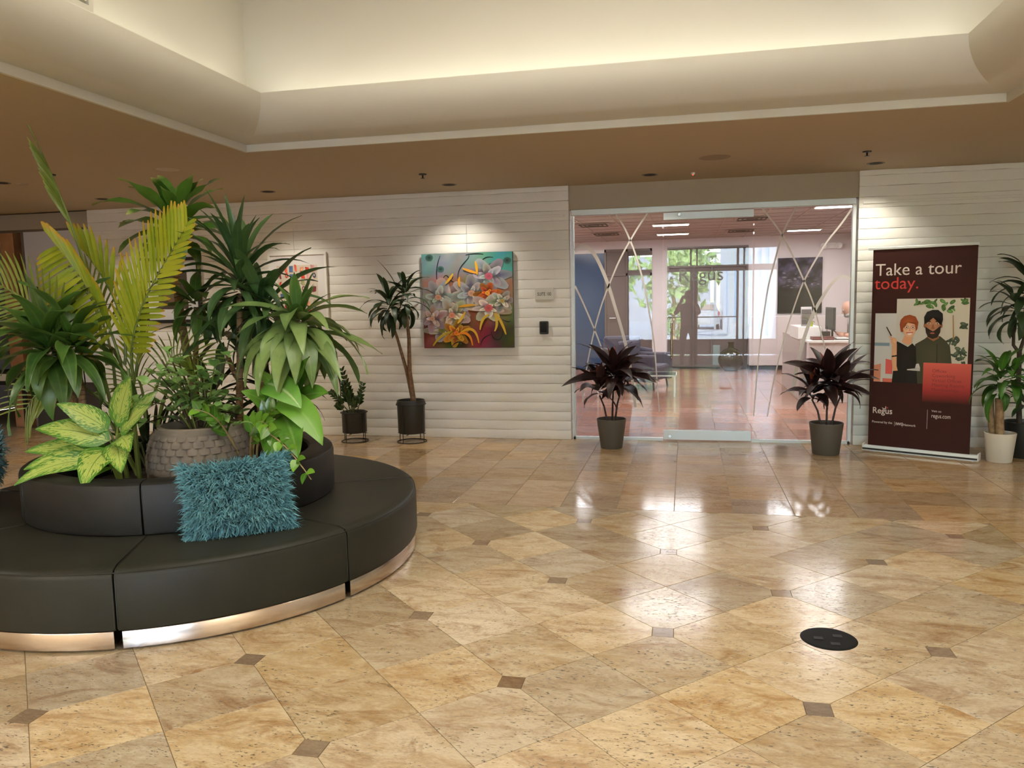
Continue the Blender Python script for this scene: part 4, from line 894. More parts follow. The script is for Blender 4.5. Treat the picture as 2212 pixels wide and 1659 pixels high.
# ------------------------------------------------------------------ potted plants in wire stands by the block wall
def stand(label, c, r, h, ringz):
    t = thing('plant_stand', label, 'stand', (*c, 0), 'black wire plant stands')
    def ringp(z, rr_=r): return [(c[0] + rr_ * cos(2 * pi * i / 28), c[1] + rr_ * sin(2 * pi * i / 28), z) for i in range(29)]
    B().tube(ringp(.006), .0055, 6, False).build('base_ring', DARKMET, t, smooth=True); B().tube(ringp(ringz), .0055, 6, False).build('top_ring', DARKMET, t, smooth=True)
    B().tube([(c[0] - r, c[1], h), (c[0] + r, c[1], h)], .005, 6).tube([(c[0], c[1] - r, h), (c[0], c[1] + r, h)], .005, 6).build('cross_bar', DARKMET, t)
    for k in range(4):
        a = pi / 4 + k * pi / 2 + .5; B().tube([(c[0] + r * cos(a), c[1] + r * sin(a), .006), (c[0] + r * cos(a), c[1] + r * sin(a), ringz)], .005, 6).build('leg', DARKMET, t, smooth=True)
def pot(t, c, z0, r0, r1, h, mt, rim=.008, soil=.03):
    B().lathe([(0, 0), (r0, 0), (r0 + .004, .006), (r1, h - .004), (r1 - .003, h), (r1 - rim, h), (r1 - rim - .004, h - .01), (r1 - rim - .006, h - soil), ], (c[0], c[1], z0), 40).build('pot', mt, t, smooth=35)
    B().lathe([(0, .012), (r1 * .5, .006), (r1 - rim - .004, 0)], (c[0], c[1], z0 + h - soil - .006), 24).build('soil', SOIL, t, smooth=True)
POTB = mat('black_pot', (.018, .019, .017), .42); POTG = mat('grey_brown_pot', (.085, .072, .055), .55); POTW = mat('ivory_pot', (.68, .62, .52), .45)
c = (-3.22, 3.06); stand('small black wire stand under the zz plant, nearest the bench', c, .162, .105, .36)
t = thing('potted_zz_plant', 'small zz plant in a charcoal pot on a wire stand', 'plant', (*c, .112))
pot(t, c, .112, .145, .150, .26, POTB)
for ct, n_, L_, sd in (([(-3.22, 3.06, .35), (-3.24, 3.02, .60), (-3.33, 3.0, .90)], 8, .12, 1), ([(-3.18, 3.04, .35), (-3.10, 3.0, .5), (-3.05, 2.98, .72)], 6, .12, 2), ([(-3.27, 3.04, .35), (-3.38, 3.0, .52), (-3.48, 2.98, .62)], 6, .10, 3), ([(-3.22, 3.02, .35), (-3.22, 2.96, .5), (-3.20, 2.94, .62)], 6, .10, 4), ([(-3.28, 3.0, .35), (-3.36, 2.95, .44), (-3.38, 2.93, .46)], 5, .08, 5), ([(-3.2, 3.0, .35), (-3.15, 2.94, .46), (-3.12, 2.92, .55)], 6, .11, 6), ([(-3.25, 3.05, .35), (-3.30, 3.0, .55), (-3.30, 2.98, .74)], 7, .11, 7)):
    spray(t, ct, n_, L_, .055, ZZD, .008, 400 + sd, .3)
c = (-2.495, 3.10); stand('tall black wire stand under the double-stemmed dracaena', c, .178, .105, .46)
t = thing('potted_dracaena', 'dark dracaena on two thin canes in a black pot by the painting', 'plant', (*c, .112))
pot(t, c, .112, .158, .168, .40, POTB)
B().lathe([(.168, .355), (.175, .357), (.175, .372), (.168, .374)], (c[0], c[1], .112), 36).build('rim_band', POTB, t, smooth=True)
CANE = mat('brown_cane', (.22, .12, .055), .6, noise=((.12, .06, .03), 30), bump=.3, bscale=60)
cane(t, [(-2.46, 3.10, .48), (-2.49, 3.08, .86), (-2.48, 3.07, 1.25), (-2.50, 3.07, 1.55)], [.034, .026, .021, .018], 20, CANE)
cane(t, [(-2.47, 3.12, .48), (-2.53, 3.09, .86), (-2.62, 3.06, 1.25), (-2.70, 3.05, 1.50)], [.026, .02, .017, .015], 20, CANE)
rosette(t, (-2.70, 3.04, 1.52), 34, .40, .065, 1.35, -.65, 1.6, DARKDR, 101, 'strap', rise=.24, wave=.05, nseg=8)
rosette(t, (-2.50, 3.06, 1.58), 26, .36, .06, 1.35, -.6, 1.6, DARKDR, 102, 'strap', rise=.30, wave=.05, nseg=8)
leaf_to(t, (-2.58, 3.0, 1.85), (-2.78, 2.9, 2.20), .06, DARKDR, .4, 'lance')
leaf_to(t, (-2.52, 3.0, 1.85), (-2.24, 2.85, 1.96), .06, DARKDR, 1.4, 'lance')

# ------------------------------------------------------------------ two maroon cordylines flanking the glass door
def cordyline(c, label, seed, pr0, pr1, h, stems, extra=()):
    t = thing('potted_cordyline', label, 'plant', (*c, 0), 'maroon cordylines by the glass door'); pot(t, c, 0, pr0, pr1, h, POTG, .007, .03)
    rr = random.Random(seed)
    for i, (dx, dy, z, n, L) in enumerate(stems):
        top = (c[0] + dx, c[1] + dy, z); B().tube([(c[0] + dx * .35, c[1] + dy * .35, h - .04), (c[0] + dx * .6, c[1] + dy * .6, h + (z - h) * .5), top], [.012, .010, .009], 7).build('stem', mat('maroon_stem', (.03, .014, .012), .6), t, smooth=True)
        rosette(t, top, int(n * 1.2), L, .125, 1.35, -.15, 1.1, CORD, seed + i, 'lance', wave=.03, rise=.16, fold=.3, spread=.015)
        for k in range(2):
            a = rr.uniform(0, 6.28); put_leaf(t, (top[0], top[1], top[2] + .13), a, leaf(L * .62, .05, 1.35, .25, 'lance', 7, .5, rr.uniform(-1, 1)), CORDR)
    for tip, base, w_ in extra: leaf_to(t, base, tip, w_ * 1.2, CORD, .7, 'lance', fold=.3, face=(0, -.7, .7))
    return t
cordyline((-.065, 2.98), 'maroon cordyline in a grey pot left of the glass door', 501, .118, .166, .335, [(.03, -.02, .76, 17, .46), (-.13, -.02, .60, 12, .40), (.11, .03, .66, 12, .42)],
          [((.45, 2.75, .78), (.05, 2.95, .86), .11), ((-.60, 2.75, .74), (-.10, 2.95, .80), .11), ((-.28, 2.8, 1.20), (-.06, 2.95, .86), .10), ((.22, 2.8, 1.18), (.0, 2.95, .88), .10), ((.30, 2.72, 1.05), (.02, 2.9, .86), .12)])
cordyline((2.21, 2.90), 'maroon cordyline in a grey pot right of the glass door, near the banner', 602, .132, .172, .335, [(.0, -.02, .70, 15, .44), (-.15, 0, .58, 12, .38), (.15, .03, .64, 13, .42)],
          [((2.68, 2.72, .83), (2.30, 2.9, .78), .08), ((1.74, 2.7, 1.0), (2.14, 2.9, .82), .11), ((2.46, 2.75, 1.14), (2.25, 2.9, .86), .10), ((2.18, 2.70, 1.13), (2.18, 2.9, .84), .10), ((2.62, 2.70, .66), (2.30, 2.85, .70), .09)])

# ------------------------------------------------------------------ plants at the right edge
c = (3.80, 2.70)
t = thing('potted_corn_plant', 'bushy corn plant with thick canes in an ivory pot, right edge', 'plant', (*c, 0)); pot(t, c, 0, .108, .142, .29, POTW, .007, .035)
cane(t, [(3.79, 2.68, .25), (3.78, 2.68, .45), (3.77, 2.67, .63)], [.040, .038, .042], 0, name='cut_cane'); cane(t, [(3.75, 2.74, .25), (3.72, 2.75, .5), (3.71, 2.75, .66)], [.033, .032, .034], 0, name='cut_cane')
CORNG = leaf_mat('green_corn_leaf', (.02, .075, .012), (.06, .17, .02), rib=(.12, .26, .03))
rosette(t, (3.76, 2.65, .68), 26, .40, .085, 1.3, -.45, 1.5, CORNG, 701, 'lance', rise=.26, wave=.04, spread=.03)
rosette(t, (3.88, 2.66, .74), 18, .36, .08, 1.2, -.4, 1.5, CORNG, 702, 'lance', rise=.2, wave=.04, spread=.03)
c = (4.12, 2.98)
t = thing('potted_dracaena', 'tall dark dracaena in a black pot cut by the right edge', 'plant', (*c, 0)); pot(t, c, 0, .16, .19, .36, POTB)
cane(t, [(4.06, 2.95, .32), (4.03, 2.94, .75), (4.02, 2.93, 1.08)], [.026, .022, .022], 18, BARKDK); cane(t, [(4.02, 2.93, 1.06), (3.96, 2.92, 1.14), (3.955, 2.92, 1.34)], [.018, .015, .014], 10, BARKDK); cane(t, [(4.02, 2.93, 1.06), (4.05, 2.92, 1.2), (4.06, 2.92, 1.50)], [.018, .015, .014], 14, BARKDK)
rosette(t, (3.96, 2.91, 1.36), 24, .36, .07, 1.3, -.5, 1.5, DARKDR, 711, 'strap', rise=.3, wave=.05)
rosette(t, (4.06, 2.92, 1.52), 26, .38, .075, 1.3, -.4, 1.5, DARKDR, 712, 'strap', rise=.4, wave=.05)
rosette(t, (4.10, 2.9, .50), 14, .3, .06, 1.2, .0, 1.2, DARKDR, 713, 'strap', rise=.1)

# ------------------------------------------------------------------ pictures on the block wall
def wire(t, x, z0, z1): B().tube([(x, WALLY - .008, z0), (x, WALLY - .006, z1)], .0018, 5).build('hanging_wire', ALU, t)
px0, px1, pz0, pz1 = -2.395, -1.262, 1.118, 2.262
t = thing('flower_painting', 'square canvas of pale blossoms on teal and orange on the block wall', 'painting', ((px0 + px1) / 2, WALLY - .02, pz0))
B().box(px0, px1, WALLY - .042, WALLY - .006, pz0, pz1).build('canvas', mat('canvas_edge', (.03, .03, .032), .6), t)
wire(t, -1.83, pz1 - .02, 2.65)
rr = random.Random(4); W_, H_ = px1 - px0, pz1 - pz0; it = []
bgc = [(70, 130, 130), (95, 150, 150), (120, 165, 165), (105, 150, 145), (80, 125, 125)]
NX, NY = 10, 10
def bgcol(u, v):
    if v > .72: c = (98 + 26 * sin(u * 5), 140 + 12 * sin(u * 7 + 2), 136 + 12 * cos(u * 6))
    elif v > .45: c = (140 + 26 * sin(u * 9), 108 + 18 * cos(u * 7 + 1), 82 + 20 * sin(u * 5 + 2))
    elif v > .2: c = (112 + 26 * sin(u * 8 + v * 9), 88 + 22 * cos(u * 6), 58 + 16 * sin(u * 9))
    else: c = (92 + 34 * sin(u * 11 + 1), 58 + 18 * sin(u * 7), 44 + 14 * cos(u * 9))
    return tuple(max(10, min(235, x + rr.uniform(-14, 14))) for x in c)
gc = [[bgcol(i / NX, j / NY) for i in range(NX + 1)] for j in range(NY + 1)]
for j in range(NY):
    for i in range(NX):
        it.append(([(W_ * i / NX, H_ * j / NY), (W_ * (i + 1) / NX, H_ * j / NY), (W_ * (i + 1) / NX, H_ * (j + 1) / NY), (W_ * i / NX, H_ * (j + 1) / NY)], [gc[j][i], gc[j][i + 1], gc[j + 1][i + 1], gc[j + 1][i]]))
it_bg = it; it = []
def curve(pts, w0, col):
    Q = bez([(p[0], p[1], 0) for p in pts], 12); a = []; b_ = []
    for i, q in enumerate(Q):
        tt = (Q[min(i + 1, 12)] - Q[max(i - 1, 0)]).normalized(); w_ = w0 * (.35 + .65 * sin(pi * (i + .5) / 13)); a.append((q.x - tt.y * w_, q.y + tt.x * w_)); b_.append((q.x + tt.y * w_, q.y - tt.x * w_))
    for i in range(12): it.append(([a[i], a[i + 1], b_[i + 1], b_[i]], col))
for p in ([(.20, .76), (.16, .95), (.24, 1.12)], [(.24, .78), (.32, 1.0), (.34, .82), (.36, .78), (.46, .80)], [(.46, .80), (.42, 1.0), (.62, 1.05), (.60, 1.12)], [(.70, .88), (.74, 1.08), (.80, 1.10), (.90, 1.08)], [(.56, 1.12), (.70, 1.14), (.78, 1.12)], [(.90, .70), (1.05, .80), (1.03, .90)]): curve(p, .007, (30, 40, 42))
for c_, r_ in (((.24, .96), .045), ((1.07, 1.04), .05), ((.10, 1.10), .05), ((.88, .98), .05)): it.append((ell(*c_, r_, r_ * .8), (70, 110, 105), (35, 45, 45)))
def flower(cx, cy, R, n, rim, mid, core, tilt=0., squash=.75, seed=1):
    q = random.Random(seed)
    for ring, (f, k) in enumerate(((1., n), (.68, n - 2), (.40, max(3, n - 4)))):
        for i in range(k):
            a = 2 * pi * i / k + ring * .4 + q.uniform(-.2, .2) + tilt; d = R * f * .62; L_ = R * f * .52; x, y = cx + d * cos(a), cy + d * sin(a) * squash
            sh = (.74, .88, 1.0)[ring] * q.uniform(.85, 1.1); c1 = tuple(min(250, v * sh + q.uniform(-12, 12)) for v in rim); c2 = tuple(min(250, v * sh * .86 + q.uniform(-12, 12)) for v in mid)
            pts = [(x + (L_ * (cos(b_) + .18 * (cos(b_) > .8))) * cos(a) - L_ * .62 * sin(b_) * sin(a), y + ((L_ * (cos(b_) + .18 * (cos(b_) > .8))) * sin(a) + L_ * .62 * sin(b_) * cos(a)) * squash) for b_ in [2 * pi * s / 12 for s in range(12)]]
            it.append((pts, [tuple(max(0, v * .5) for v in c1) if s % 12 in (4, 5, 6, 7, 8) else c1 for s in range(12)], c2))
    it.append((ell(cx, cy, R * .2, R * .17), core, tuple(v * .8 for v in core)))
flower(.30, .55, .30, 8, (205, 195, 190), (215, 150, 130), (190, 120, 60), .3, .85, 1)
flower(.20, .62, .20, 6, (190, 195, 188), (180, 165, 160), (200, 140, 110), .9, .9, 2)
flower(.84, .86, .24, 7, (190, 190, 200), (165, 160, 175), (190, 90, 110), .2, .8, 3)
flower(.62, .66, .22, 7, (205, 208, 202), (170, 160, 170), (205, 150, 120), .6, .85, 4)
flower(.82, .66, .15, 6, (230, 130, 50), (205, 70, 35), (240, 165, 60), .1, .7, 5)
flower(.83, .48, .25, 7, (238, 226, 205), (215, 180, 170), (200, 90, 90), .5, .55, 6)
flower(1.0, .56, .14, 6, (235, 228, 215), (170, 185, 150), (190, 160, 90), .2, .8, 7)
flower(.24, .22, .22, 6, (222, 214, 198), (185, 170, 140), (120, 120, 60), .2, .55, 8)
flower(.37, .40, .20, 6, (240, 228, 208), (225, 175, 145), (220, 140, 110), .9, .9, 9)
flower(.42, .18, .16, 6, (235, 180, 50), (220, 80, 35), (235, 120, 40), .4, .9, 10)
flower(.12, .36, .16, 6, (205, 185, 185), (215, 155, 140), (200, 150, 120), .4, .9, 11)
for p, c_ in (([(.44, .16), (.66, .34), (.70, .06)], (214, 160, 40)), ([(.42, .16), (.60, .24), (.62, .03)], (225, 130, 35)), ([(.36, .2), (.22, .18), (.12, .03)], (175, 150, 40)), ([(.84, .4), (.74, .38), (.72, .22)], (206, 170, 50)), ([(.92, .42), (1.0, .3), (1.04, .16)], (206, 165, 50)), ([(.9, .42), (.96, .3), (.90, .2)], (200, 165, 55)), ([(.46, .5), (.56, .52), (.66, .52)], (205, 150, 45)), ([(.70, .9), (.62, .92), (.52, .96)], (215, 150, 45)), ([(.70, .88), (.70, .98), (.68, 1.04)], (215, 160, 45)), ([(.3, .78), (.36, .84), (.40, .90)], (205, 160, 50)), ([(.48, .74), (.46, .80), (.48, .86)], (215, 150, 40)), ([(.54, .44), (.50, .36), (.44, .30)], (215, 170, 60))): curve(p, .016, c_)
for p in ([(.86, .2), (.86, .06), (1.02, .06), (1.0, .22)], [(.72, .02), (.74, .14), (.86, .16)], [(1.0, .34), (1.06, .30), (1.10, .32)], [(.36, .02), (.44, .12), (.54, .04)]): curve(p, .007, (25, 28, 25))
it = [(( [(max(0, min(W_, x)), max(0, min(H_, y))) for x, y in i[0]] ), *i[1:]) for i in it]
art('painted_face', it_bg + it, PAINTART, t, (px0, WALLY - .0425, pz0), (1, 0, 0), (0, 0, 1), (0, -1, 0), .00004)

t = thing('abstract_print', 'white-framed print of red and blue brush marks behind the plants', 'picture', (-4.05, WALLY - .02, 1.28))
x0, x1, z0, z1 = -4.46, -3.655, 1.28, 2.335
fm = B(); fw_ = .028
for a in ((x0, x1, z1 - fw_, z1), (x0, x1, z0, z0 + fw_), (x0, x0 + fw_, z0 + fw_, z1 - fw_), (x1 - fw_, x1, z0 + fw_, z1 - fw_)): fm.box(a[0], a[1], WALLY - .04, WALLY - .006, a[2], a[3])
fm.build('frame', WHITE, t); B().box(x0 + fw_, x1 - fw_, WALLY - .025, WALLY - .01, z0 + fw_, z1 - fw_).build('mat_board', mat('white_mat', (.70, .67, .66), .7), t); wire(t, -4.10, z1 - .01, 2.65)
rr = random.Random(9); it = [([(0, 0), (.56, 0), (.56, .80), (0, .80)], (205, 192, 178))]; pal = [(196, 62, 48), (214, 96, 70), (60, 66, 92), (86, 110, 150), (58, 52, 56), (222, 150, 110), (205, 150, 150), (150, 150, 110), (120, 50, 60)]
for j in range(9):
    for i in range(7):
        if rr.random() < .1: continue
        x, y = .03 + i * .075 + rr.uniform(-.01, .01), .04 + j * .085 + rr.uniform(-.01, .01); w_, h_ = rr.uniform(.025, .06), rr.uniform(.05, .078); k = rr.uniform(-.012, .012); c_ = pal[rr.randrange(9)]
        if rr.random() < .75: it.append(([(x, y), (x + w_, y + k), (x + w_ + k, y + h_), (x + k, y + h_ - k)], [c_, tuple(min(255, v * 1.25) for v in c_), c_, tuple(v * .85 for v in c_)]))
        else: it.append((ell(x + .03, y + .035, .022, .032, 9), c_)); it.append((ell(x + .03, y + .035, .010, .017, 8), (205, 192, 178)))
art('printed_sheet', it, PRINT, t, (x0 + .115, WALLY - .0255, z0 + .10), (1, 0, 0), (0, 0, 1), (0, -1, 0), .00008)

t = thing('black_framed_picture', 'black-framed picture with a white mat behind the palm', 'picture', (-5.85, WALLY - .02, 1.475))
x0, x1, z0, z1 = -6.28, -5.445, 1.475, 2.33; fm = B(); fw_ = .042
for a in ((x0, x1, z1 - fw_, z1), (x0, x1, z0, z0 + fw_), (x0, x0 + fw_, z0 + fw_, z1 - fw_), (x1 - fw_, x1, z0 + fw_, z1 - fw_)): fm.box(a[0], a[1], WALLY - .045, WALLY - .006, a[2], a[3])
fm.build('frame', BLACK, t); B().box(x0 + fw_, x1 - fw_, WALLY - .028, WALLY - .01, z0 + fw_, z1 - fw_).build('mat_board', mat('grey_white_mat', (.55, .54, .55), .7), t)
art('printed_sheet', [([(0, 0), (.44, 0), (.44, .5), (0, .5)], (70, 60, 52)), (ell(.2, .25, .13, .16), (110, 80, 60), (60, 90, 60))], PRINT, t, (x0 + .20, WALLY - .0285, z0 + .18), (1, 0, 0), (0, 0, 1), (0, -1, 0)); wire(t, -5.86, z1 - .02, 2.65)

t = thing('suite_sign', 'small white suite number plate on the block wall', 'sign', (-.889, WALLY - .01, 1.684))
B().rbox(-1.002, -.776, WALLY - .016, WALLY + .004, 1.684, 1.825, .003).build('plate', mat('white_plate', (.62, .60, .54), .5), t)
text('lettering', 'SUITE 100', .056, mat('grey_ink', (.05, .05, .05), .6), t, (-.889, WALLY - .0166, 1.732), (1, 0, 0), (0, 0, 1), 'CENTER', bold=.0006, sx=.70)
t = thing('card_reader', 'black rounded card reader below the suite sign', 'reader', (-.898, WALLY - .01, 1.274))
B().rbox(-.953, -.844, WALLY - .03, WALLY + .004, 1.274, 1.429, .012).build('housing', BLACK, t); B().rbox(-.938, -.859, WALLY - .0315, WALLY - .029, 1.30, 1.41, .004).build('face', mat('gloss_black', (.006, .006, .007), .15), t)

# ------------------------------------------------------------------ roll-up banner
bd = Vector((.882, -.471, 0)); bn = Vector((-.471, -.882, 0)); bo = Vector((2.66, 3.202, 0)); Zv = Vector((0, 0, 1))
t = thing('rollup_banner', 'dark maroon roll-up banner with a printed photo of two colleagues', 'banner', bo + bd * .53)
MB = Matrix((bd, -bn, Zv)).transposed().to_4x4(); MB.translation = bo
B().rbox(.03, 1.0, -.0015, .0015, .03, 2.15, .0006, MB).build('sheet', mat('maroon_vinyl', lin((54, 20, 14)), .6, spec=.25), t)
B().rbox(-.018, 1.012, -.010, .010, 2.135, 2.163, .004, MB).build('top_rail', SATIN, t)
b = B(); b.prism([(-.055, .0), (.055, .0), (.05, .03), (.03, .055), (-.03, .055), (-.05, .03)], 0.0, 1.09, MB @ Matrix.Translation((-.01, 0, 0)) @ Matrix(((0, 0, 1, 0), (1, 0, 0, 0), (0, 1, 0, 0), (0, 0, 0, 1)))); b.build('cassette', SATIN, t, smooth=30)
for x in (-.014, 1.078): B().rbox(x, x + .012, -.06, .06, .0, .075, .004, MB).build('end_cap', WHITE, t)
B().rbox(-.01, 1.08, -.062, -.054, .012, .03, .002, MB).build('slot_strip', BLACK, t)
def bp(u, z, o=.0022): return bo + bd * u + bn * o + Zv * z
INKW = mat('cream_ink', lin((218, 205, 196)), .6); INKR = mat('red_ink', lin((206, 52, 44)), .6); INKD = mat('dark_red_ink', lin((120, 36, 34)), .6)
text('lettering', 'Take a tour', .178, INKW, t, bp(.056, 1.866), bd, Zv, sx=.955)
text('lettering', 'today.', .178, INKR, t, bp(.052, 1.725), bd, Zv, sx=.98)
def P(x, y): return (.278 + (x - 1938) * .00425, 1.621 - (y - 645) * .00484)     # artwork layout units
def pp(*q): return [P(*a) for a in q]
def pe(cx, cy, rx, ry, n=16, rot=0.): return [P(x, y) for x, y in ell(cx, cy, rx, ry, n, rot)]
LG = (206, 200, 192); it = []
it.append((pp((1889, 676), (1938, 676), (1938, 826), (1889, 826)), [(206, 204, 204), (214, 210, 208), (212, 204, 198), (206, 200, 196)]))
it.append((pp((1938, 645), (2096, 645), (2096, 826), (1938, 826)), [(212, 205, 196), (214, 204, 186), (206, 196, 178), (206, 198, 190)]))
it.append((pp((1889, 740), (1924, 740), (1924, 747), (1889, 747)), (130, 150, 165)))
it.append((pp((1889, 790), (1905, 786), (1905, 826), (1889, 826)), (214, 140, 110))); it.append((pp((1916, 775), (1932, 778), (1932, 808), (1916, 808)), (220, 96, 90))); it.append((pp((1910, 818), (1936, 818), (1936, 826), (1910, 826)), (216, 110, 90)))
rr = random.Random(3)
for cx, cy, n, R_ in ((2008, 655, 9, 22), (2046, 662, 9, 24), (1988, 656, 5, 16), (2086, 650, 7, 14), (2080, 760, 18, 22), (2064, 735, 10, 16), (2090, 790, 14, 18), (2088, 700, 6, 12)):
    for k in range(n):
        a = rr.uniform(0, 6.28); d = R_ * rr.uniform(.1, .8); g = rr.uniform(.7, 1.2); c_ = (70 * g, 100 * g, 52 * g) if cy < 700 else (62 * g, 72 * g, 56 * g); x, y = min(2088, cx + d * cos(a)), max(651, cy + d * sin(a) * .7)
        it.append((pe(x, y, 7, 2.6 * rr.uniform(.8, 1.5), 9, rr.uniform(-1.5, 1.5)), c_, tuple(min(255, v * 1.5) for v in c_)))
it.append((pp((2061, 680), (2063, 680), (2066, 730), (2063, 730)), (170, 130, 80)))
# man: coat, neck, head, ears, beard, hair, brows, eyes, nose, mouth
it.append((pp((1982, 742), (2003, 730), (2010, 724), (2036, 724), (2048, 733), (2058, 745), (2064, 790), (2064, 826), (1978, 826), (1980, 770)), (64, 62, 44), (76, 72, 50)))
it.append((pp((2029, 740), (2031, 740), (2034, 826), (2031, 826)), (46, 44, 32))); it.append((pp((2009, 716), (2032, 716), (2034, 728), (2022, 735), (2008, 727)), (150, 98, 66)))
for x in (2002, 2038): it.append((pe(x, 702, 2.6, 5), (160, 104, 72)))
it.append((pe(2020, 700, 17, 24, 18), (158, 104, 72), (188, 132, 98)))
it.append((pp((2003, 704), (2008, 712), (2014, 711), (2020, 714), (2026, 711), (2033, 711), (2037, 702), (2036, 716), (2030, 727), (2020, 730), (2010, 726), (2005, 717)), (40, 30, 24), (66, 46, 36)))
it.append((pp((2001, 700), (2000, 684), (2006, 673), (2018, 669), (2030, 669), (2040, 677), (2041, 690), (2038, 702), (2036, 690), (2028, 685), (2012, 685), (2005, 689), (2003, 698)), (24, 20, 18), (34, 28, 24)))
for x in (2011, 2029): it.append((pe(x, 693, 4.5, 1.3, 8), (30, 22, 18))); it.append((pe(x, 698, 3.4, 1.7, 8), (225, 212, 202))); it.append((pe(x, 698, 1.5, 1.6, 8), (30, 20, 16)))
it.append((pp((2019, 699), (2021, 699), (2024, 709), (2016, 709)), (150, 96, 66))); it.append((pe(2019, 718, 5, 1.7, 10), (172, 92, 80)))
# woman: top, neck, face, hair, glasses, smile, raised arm and pen
it.append((pp((1941, 736), (1950, 740), (1966, 748), (1976, 740), (1984, 748), (1987, 790), (1990, 826), (1932, 826), (1935, 790)), (26, 22, 18), (34, 28, 22)))
it.append((pp((1958, 724), (1976, 722), (1974, 738), (1970, 744), (1958, 741), (1952, 736)), (222, 160, 120)))
it.append((pp((1946, 700), (1948, 690), (1956, 682), (1968, 679), (1981, 683), (1988, 695), (1986, 710), (1980, 716), (1978, 700), (1958, 700), (1954, 716), (1949, 716)), (150, 70, 34), (178, 92, 46)))
it.append((pe(1968, 709, 14, 19, 18, -.1), (224, 166, 130), (238, 190, 158)))
it.append((pp((1949, 704), (1952, 690), (1964, 685), (1978, 688), (1984, 700), (1976, 695), (1966, 694), (1957, 698), (1953, 710)), (156, 74, 36), (184, 98, 50)))
for x in (1962, 1976): it.append((pe(x, 706, 5.2, 4.2, 12), (92, 66, 56))); it.append((pe(x, 706, 4.5, 3.5, 12), (230, 188, 162))); it.append((pe(x, 706, 1.6, 1.6, 8), (60, 40, 32)))
it.append((pp((1968, 707), (1970, 707), (1971, 714), (1967, 714)), (214, 148, 116))); it.append((pp((1962, 718), (1976, 717), (1972, 722), (1966, 722)), (250, 240, 232))); it.append((pp((1961, 717), (1977, 716), (1976, 718), (1962, 719)), (196, 90, 80)))
it.append((pp((1930, 745), (1941, 742), (1942, 790), (1945, 800), (1934, 801), (1930, 780)), (222, 164, 124), (232, 178, 140)))
it.append((pe(1934, 737, 7, 9, 12), (226, 168, 128), (236, 184, 148)))
for k, (x, y) in enumerate(((1927, 728), (1929, 733), (1931, 738), (1934, 742))): it.append((pe(x, y, 5, 1.8, 9, .5), (228, 172, 134), (216, 156, 118)))
it.append((pp((1915, 706), (1917, 705), (1929, 724), (1927, 726)), (48, 34, 30))); it.append((pp((1930, 768), (1942, 766), (1942, 769), (1930, 771)), (28, 20, 18)))
it.append((pp((1966, 796), (1995, 792), (1995, 799), (1966, 798)), (196, 190, 184))); it.append((pp((1986, 784), (1992, 783), (1995, 792), (1984, 793)), (210, 204, 198)))
it = [([(max(.058, min(.949, x)), max(.745, min(1.621, y))) for x, y in i[0]], *i[1:]) for i in it]
art('printed_photo', it, PRINT, t, bp(0, 0, .0017), bd, Zv, bn, .00004)
MR = (56, 22, 16)
art('printed_panel', [([(.55, .965), (.985, .965), (.985, .70), (.55, .70)], [(216, 98, 84), (216, 98, 84), (168, 54, 50), (168, 54, 50)]), ([(.55, .70), (.985, .70), (.985, .555), (.55, .555)], [(168, 54, 50), (168, 54, 50), MR, MR])], PRINT, t, bp(0, 0, .0052), bd, Zv, bn, .00004)
for i, (s, c_) in enumerate((('Offices', (128, 40, 38)), ('Coworking', (126, 40, 38)), ('Virtual Offices', (124, 38, 36)), ('Meeting Rooms', (122, 36, 34)), ('Memberships', (112, 34, 32)))):
    text('lettering', s, .047, mat('ink_%s' % ('abcde'[i]), lin(c_), .6), t, bp(.633, .868 - .048 * i, .0056), bd, Zv, sx=1.0)
text('lettering', 'Regus', .092, INKW, t, bp(.066, .405), bd, Zv, bold=.0012, sx=.92)
art('printed_mark', [(ell(.218, .470, .008, .008), (190, 60, 50)), ([(.16, .474), (.178, .462), (.196, .462), (.196, .484), (.204, .484), (.204, .454), (.172, .454)], (218, 205, 196))], PRINT, t, bp(0, 0, .0022), bd, Zv, bn)
text('lettering', 'Powered by the', .034, INKW, t, bp(.066, .300), bd, Zv, sx=.93, bold=.0003); text('lettering', 'IWG', .040, INKW, t, bp(.302, .292), bd, Zv, bold=.0012, sx=.9); text('lettering', 'Network', .034, INKW, t, bp(.378, .290), bd, Zv, sx=.93, bold=.0003)
art('printed_rules', [([(u, z0), (u + .003, z0), (u + .003, z1), (u, z1)], (214, 190, 180)) for u, z0, z1 in ((.290, .28, .328), (.366, .276, .324), (.602, .278, .479))], PRINT, t, bp(0, 0, .0022), bd, Zv, bn)
text('lettering', 'Visit us:', .030, INKW, t, bp(.641, .459), bd, Zv); text('lettering', 'regus.com', .060, INKW, t, bp(.640, .400), bd, Zv, sx=.72)

# ------------------------------------------------------------------ ceiling fittings
for i, (x, y) in enumerate(DL):
    t = thing('recessed_downlight', ['recessed downlight above the far left palm fronds', 'recessed downlight above the white-framed print', 'recessed downlight left of the flower painting, near the wall', 'recessed downlight above the left glass panel', 'recessed downlight above the banner end of the glass front', 'recessed downlight at the left picture edge'][i], 'light', (x, y, CZ), 'recessed ceiling downlights')
    B().lathe([(.062, -.001), (.085, -.004), (.088, -.001), (.088, .002), (.062, .002)], (x, y, CZ), 28).build('trim_ring', mat('bronze_trim', (.12, .08, .05), .4), t, smooth=35)
    B().lathe([(.0, -.0008), (.064, -.0008), (.064, -.003), (0, -.003)], (x, y, CZ), 24).build('baffle', BLACKROUGH, t)
o = B().lathe([(0, -.006), (.13, -.005), (.145, -.003), (.15, .002)], (1.016, 2.055, CZ), 36).build('ceiling_speaker', mat('tan_grille', (.30, .22, .14), .7), smooth=35); tag(o, 'round tan speaker grille flush in the brown ceiling', 'speaker')
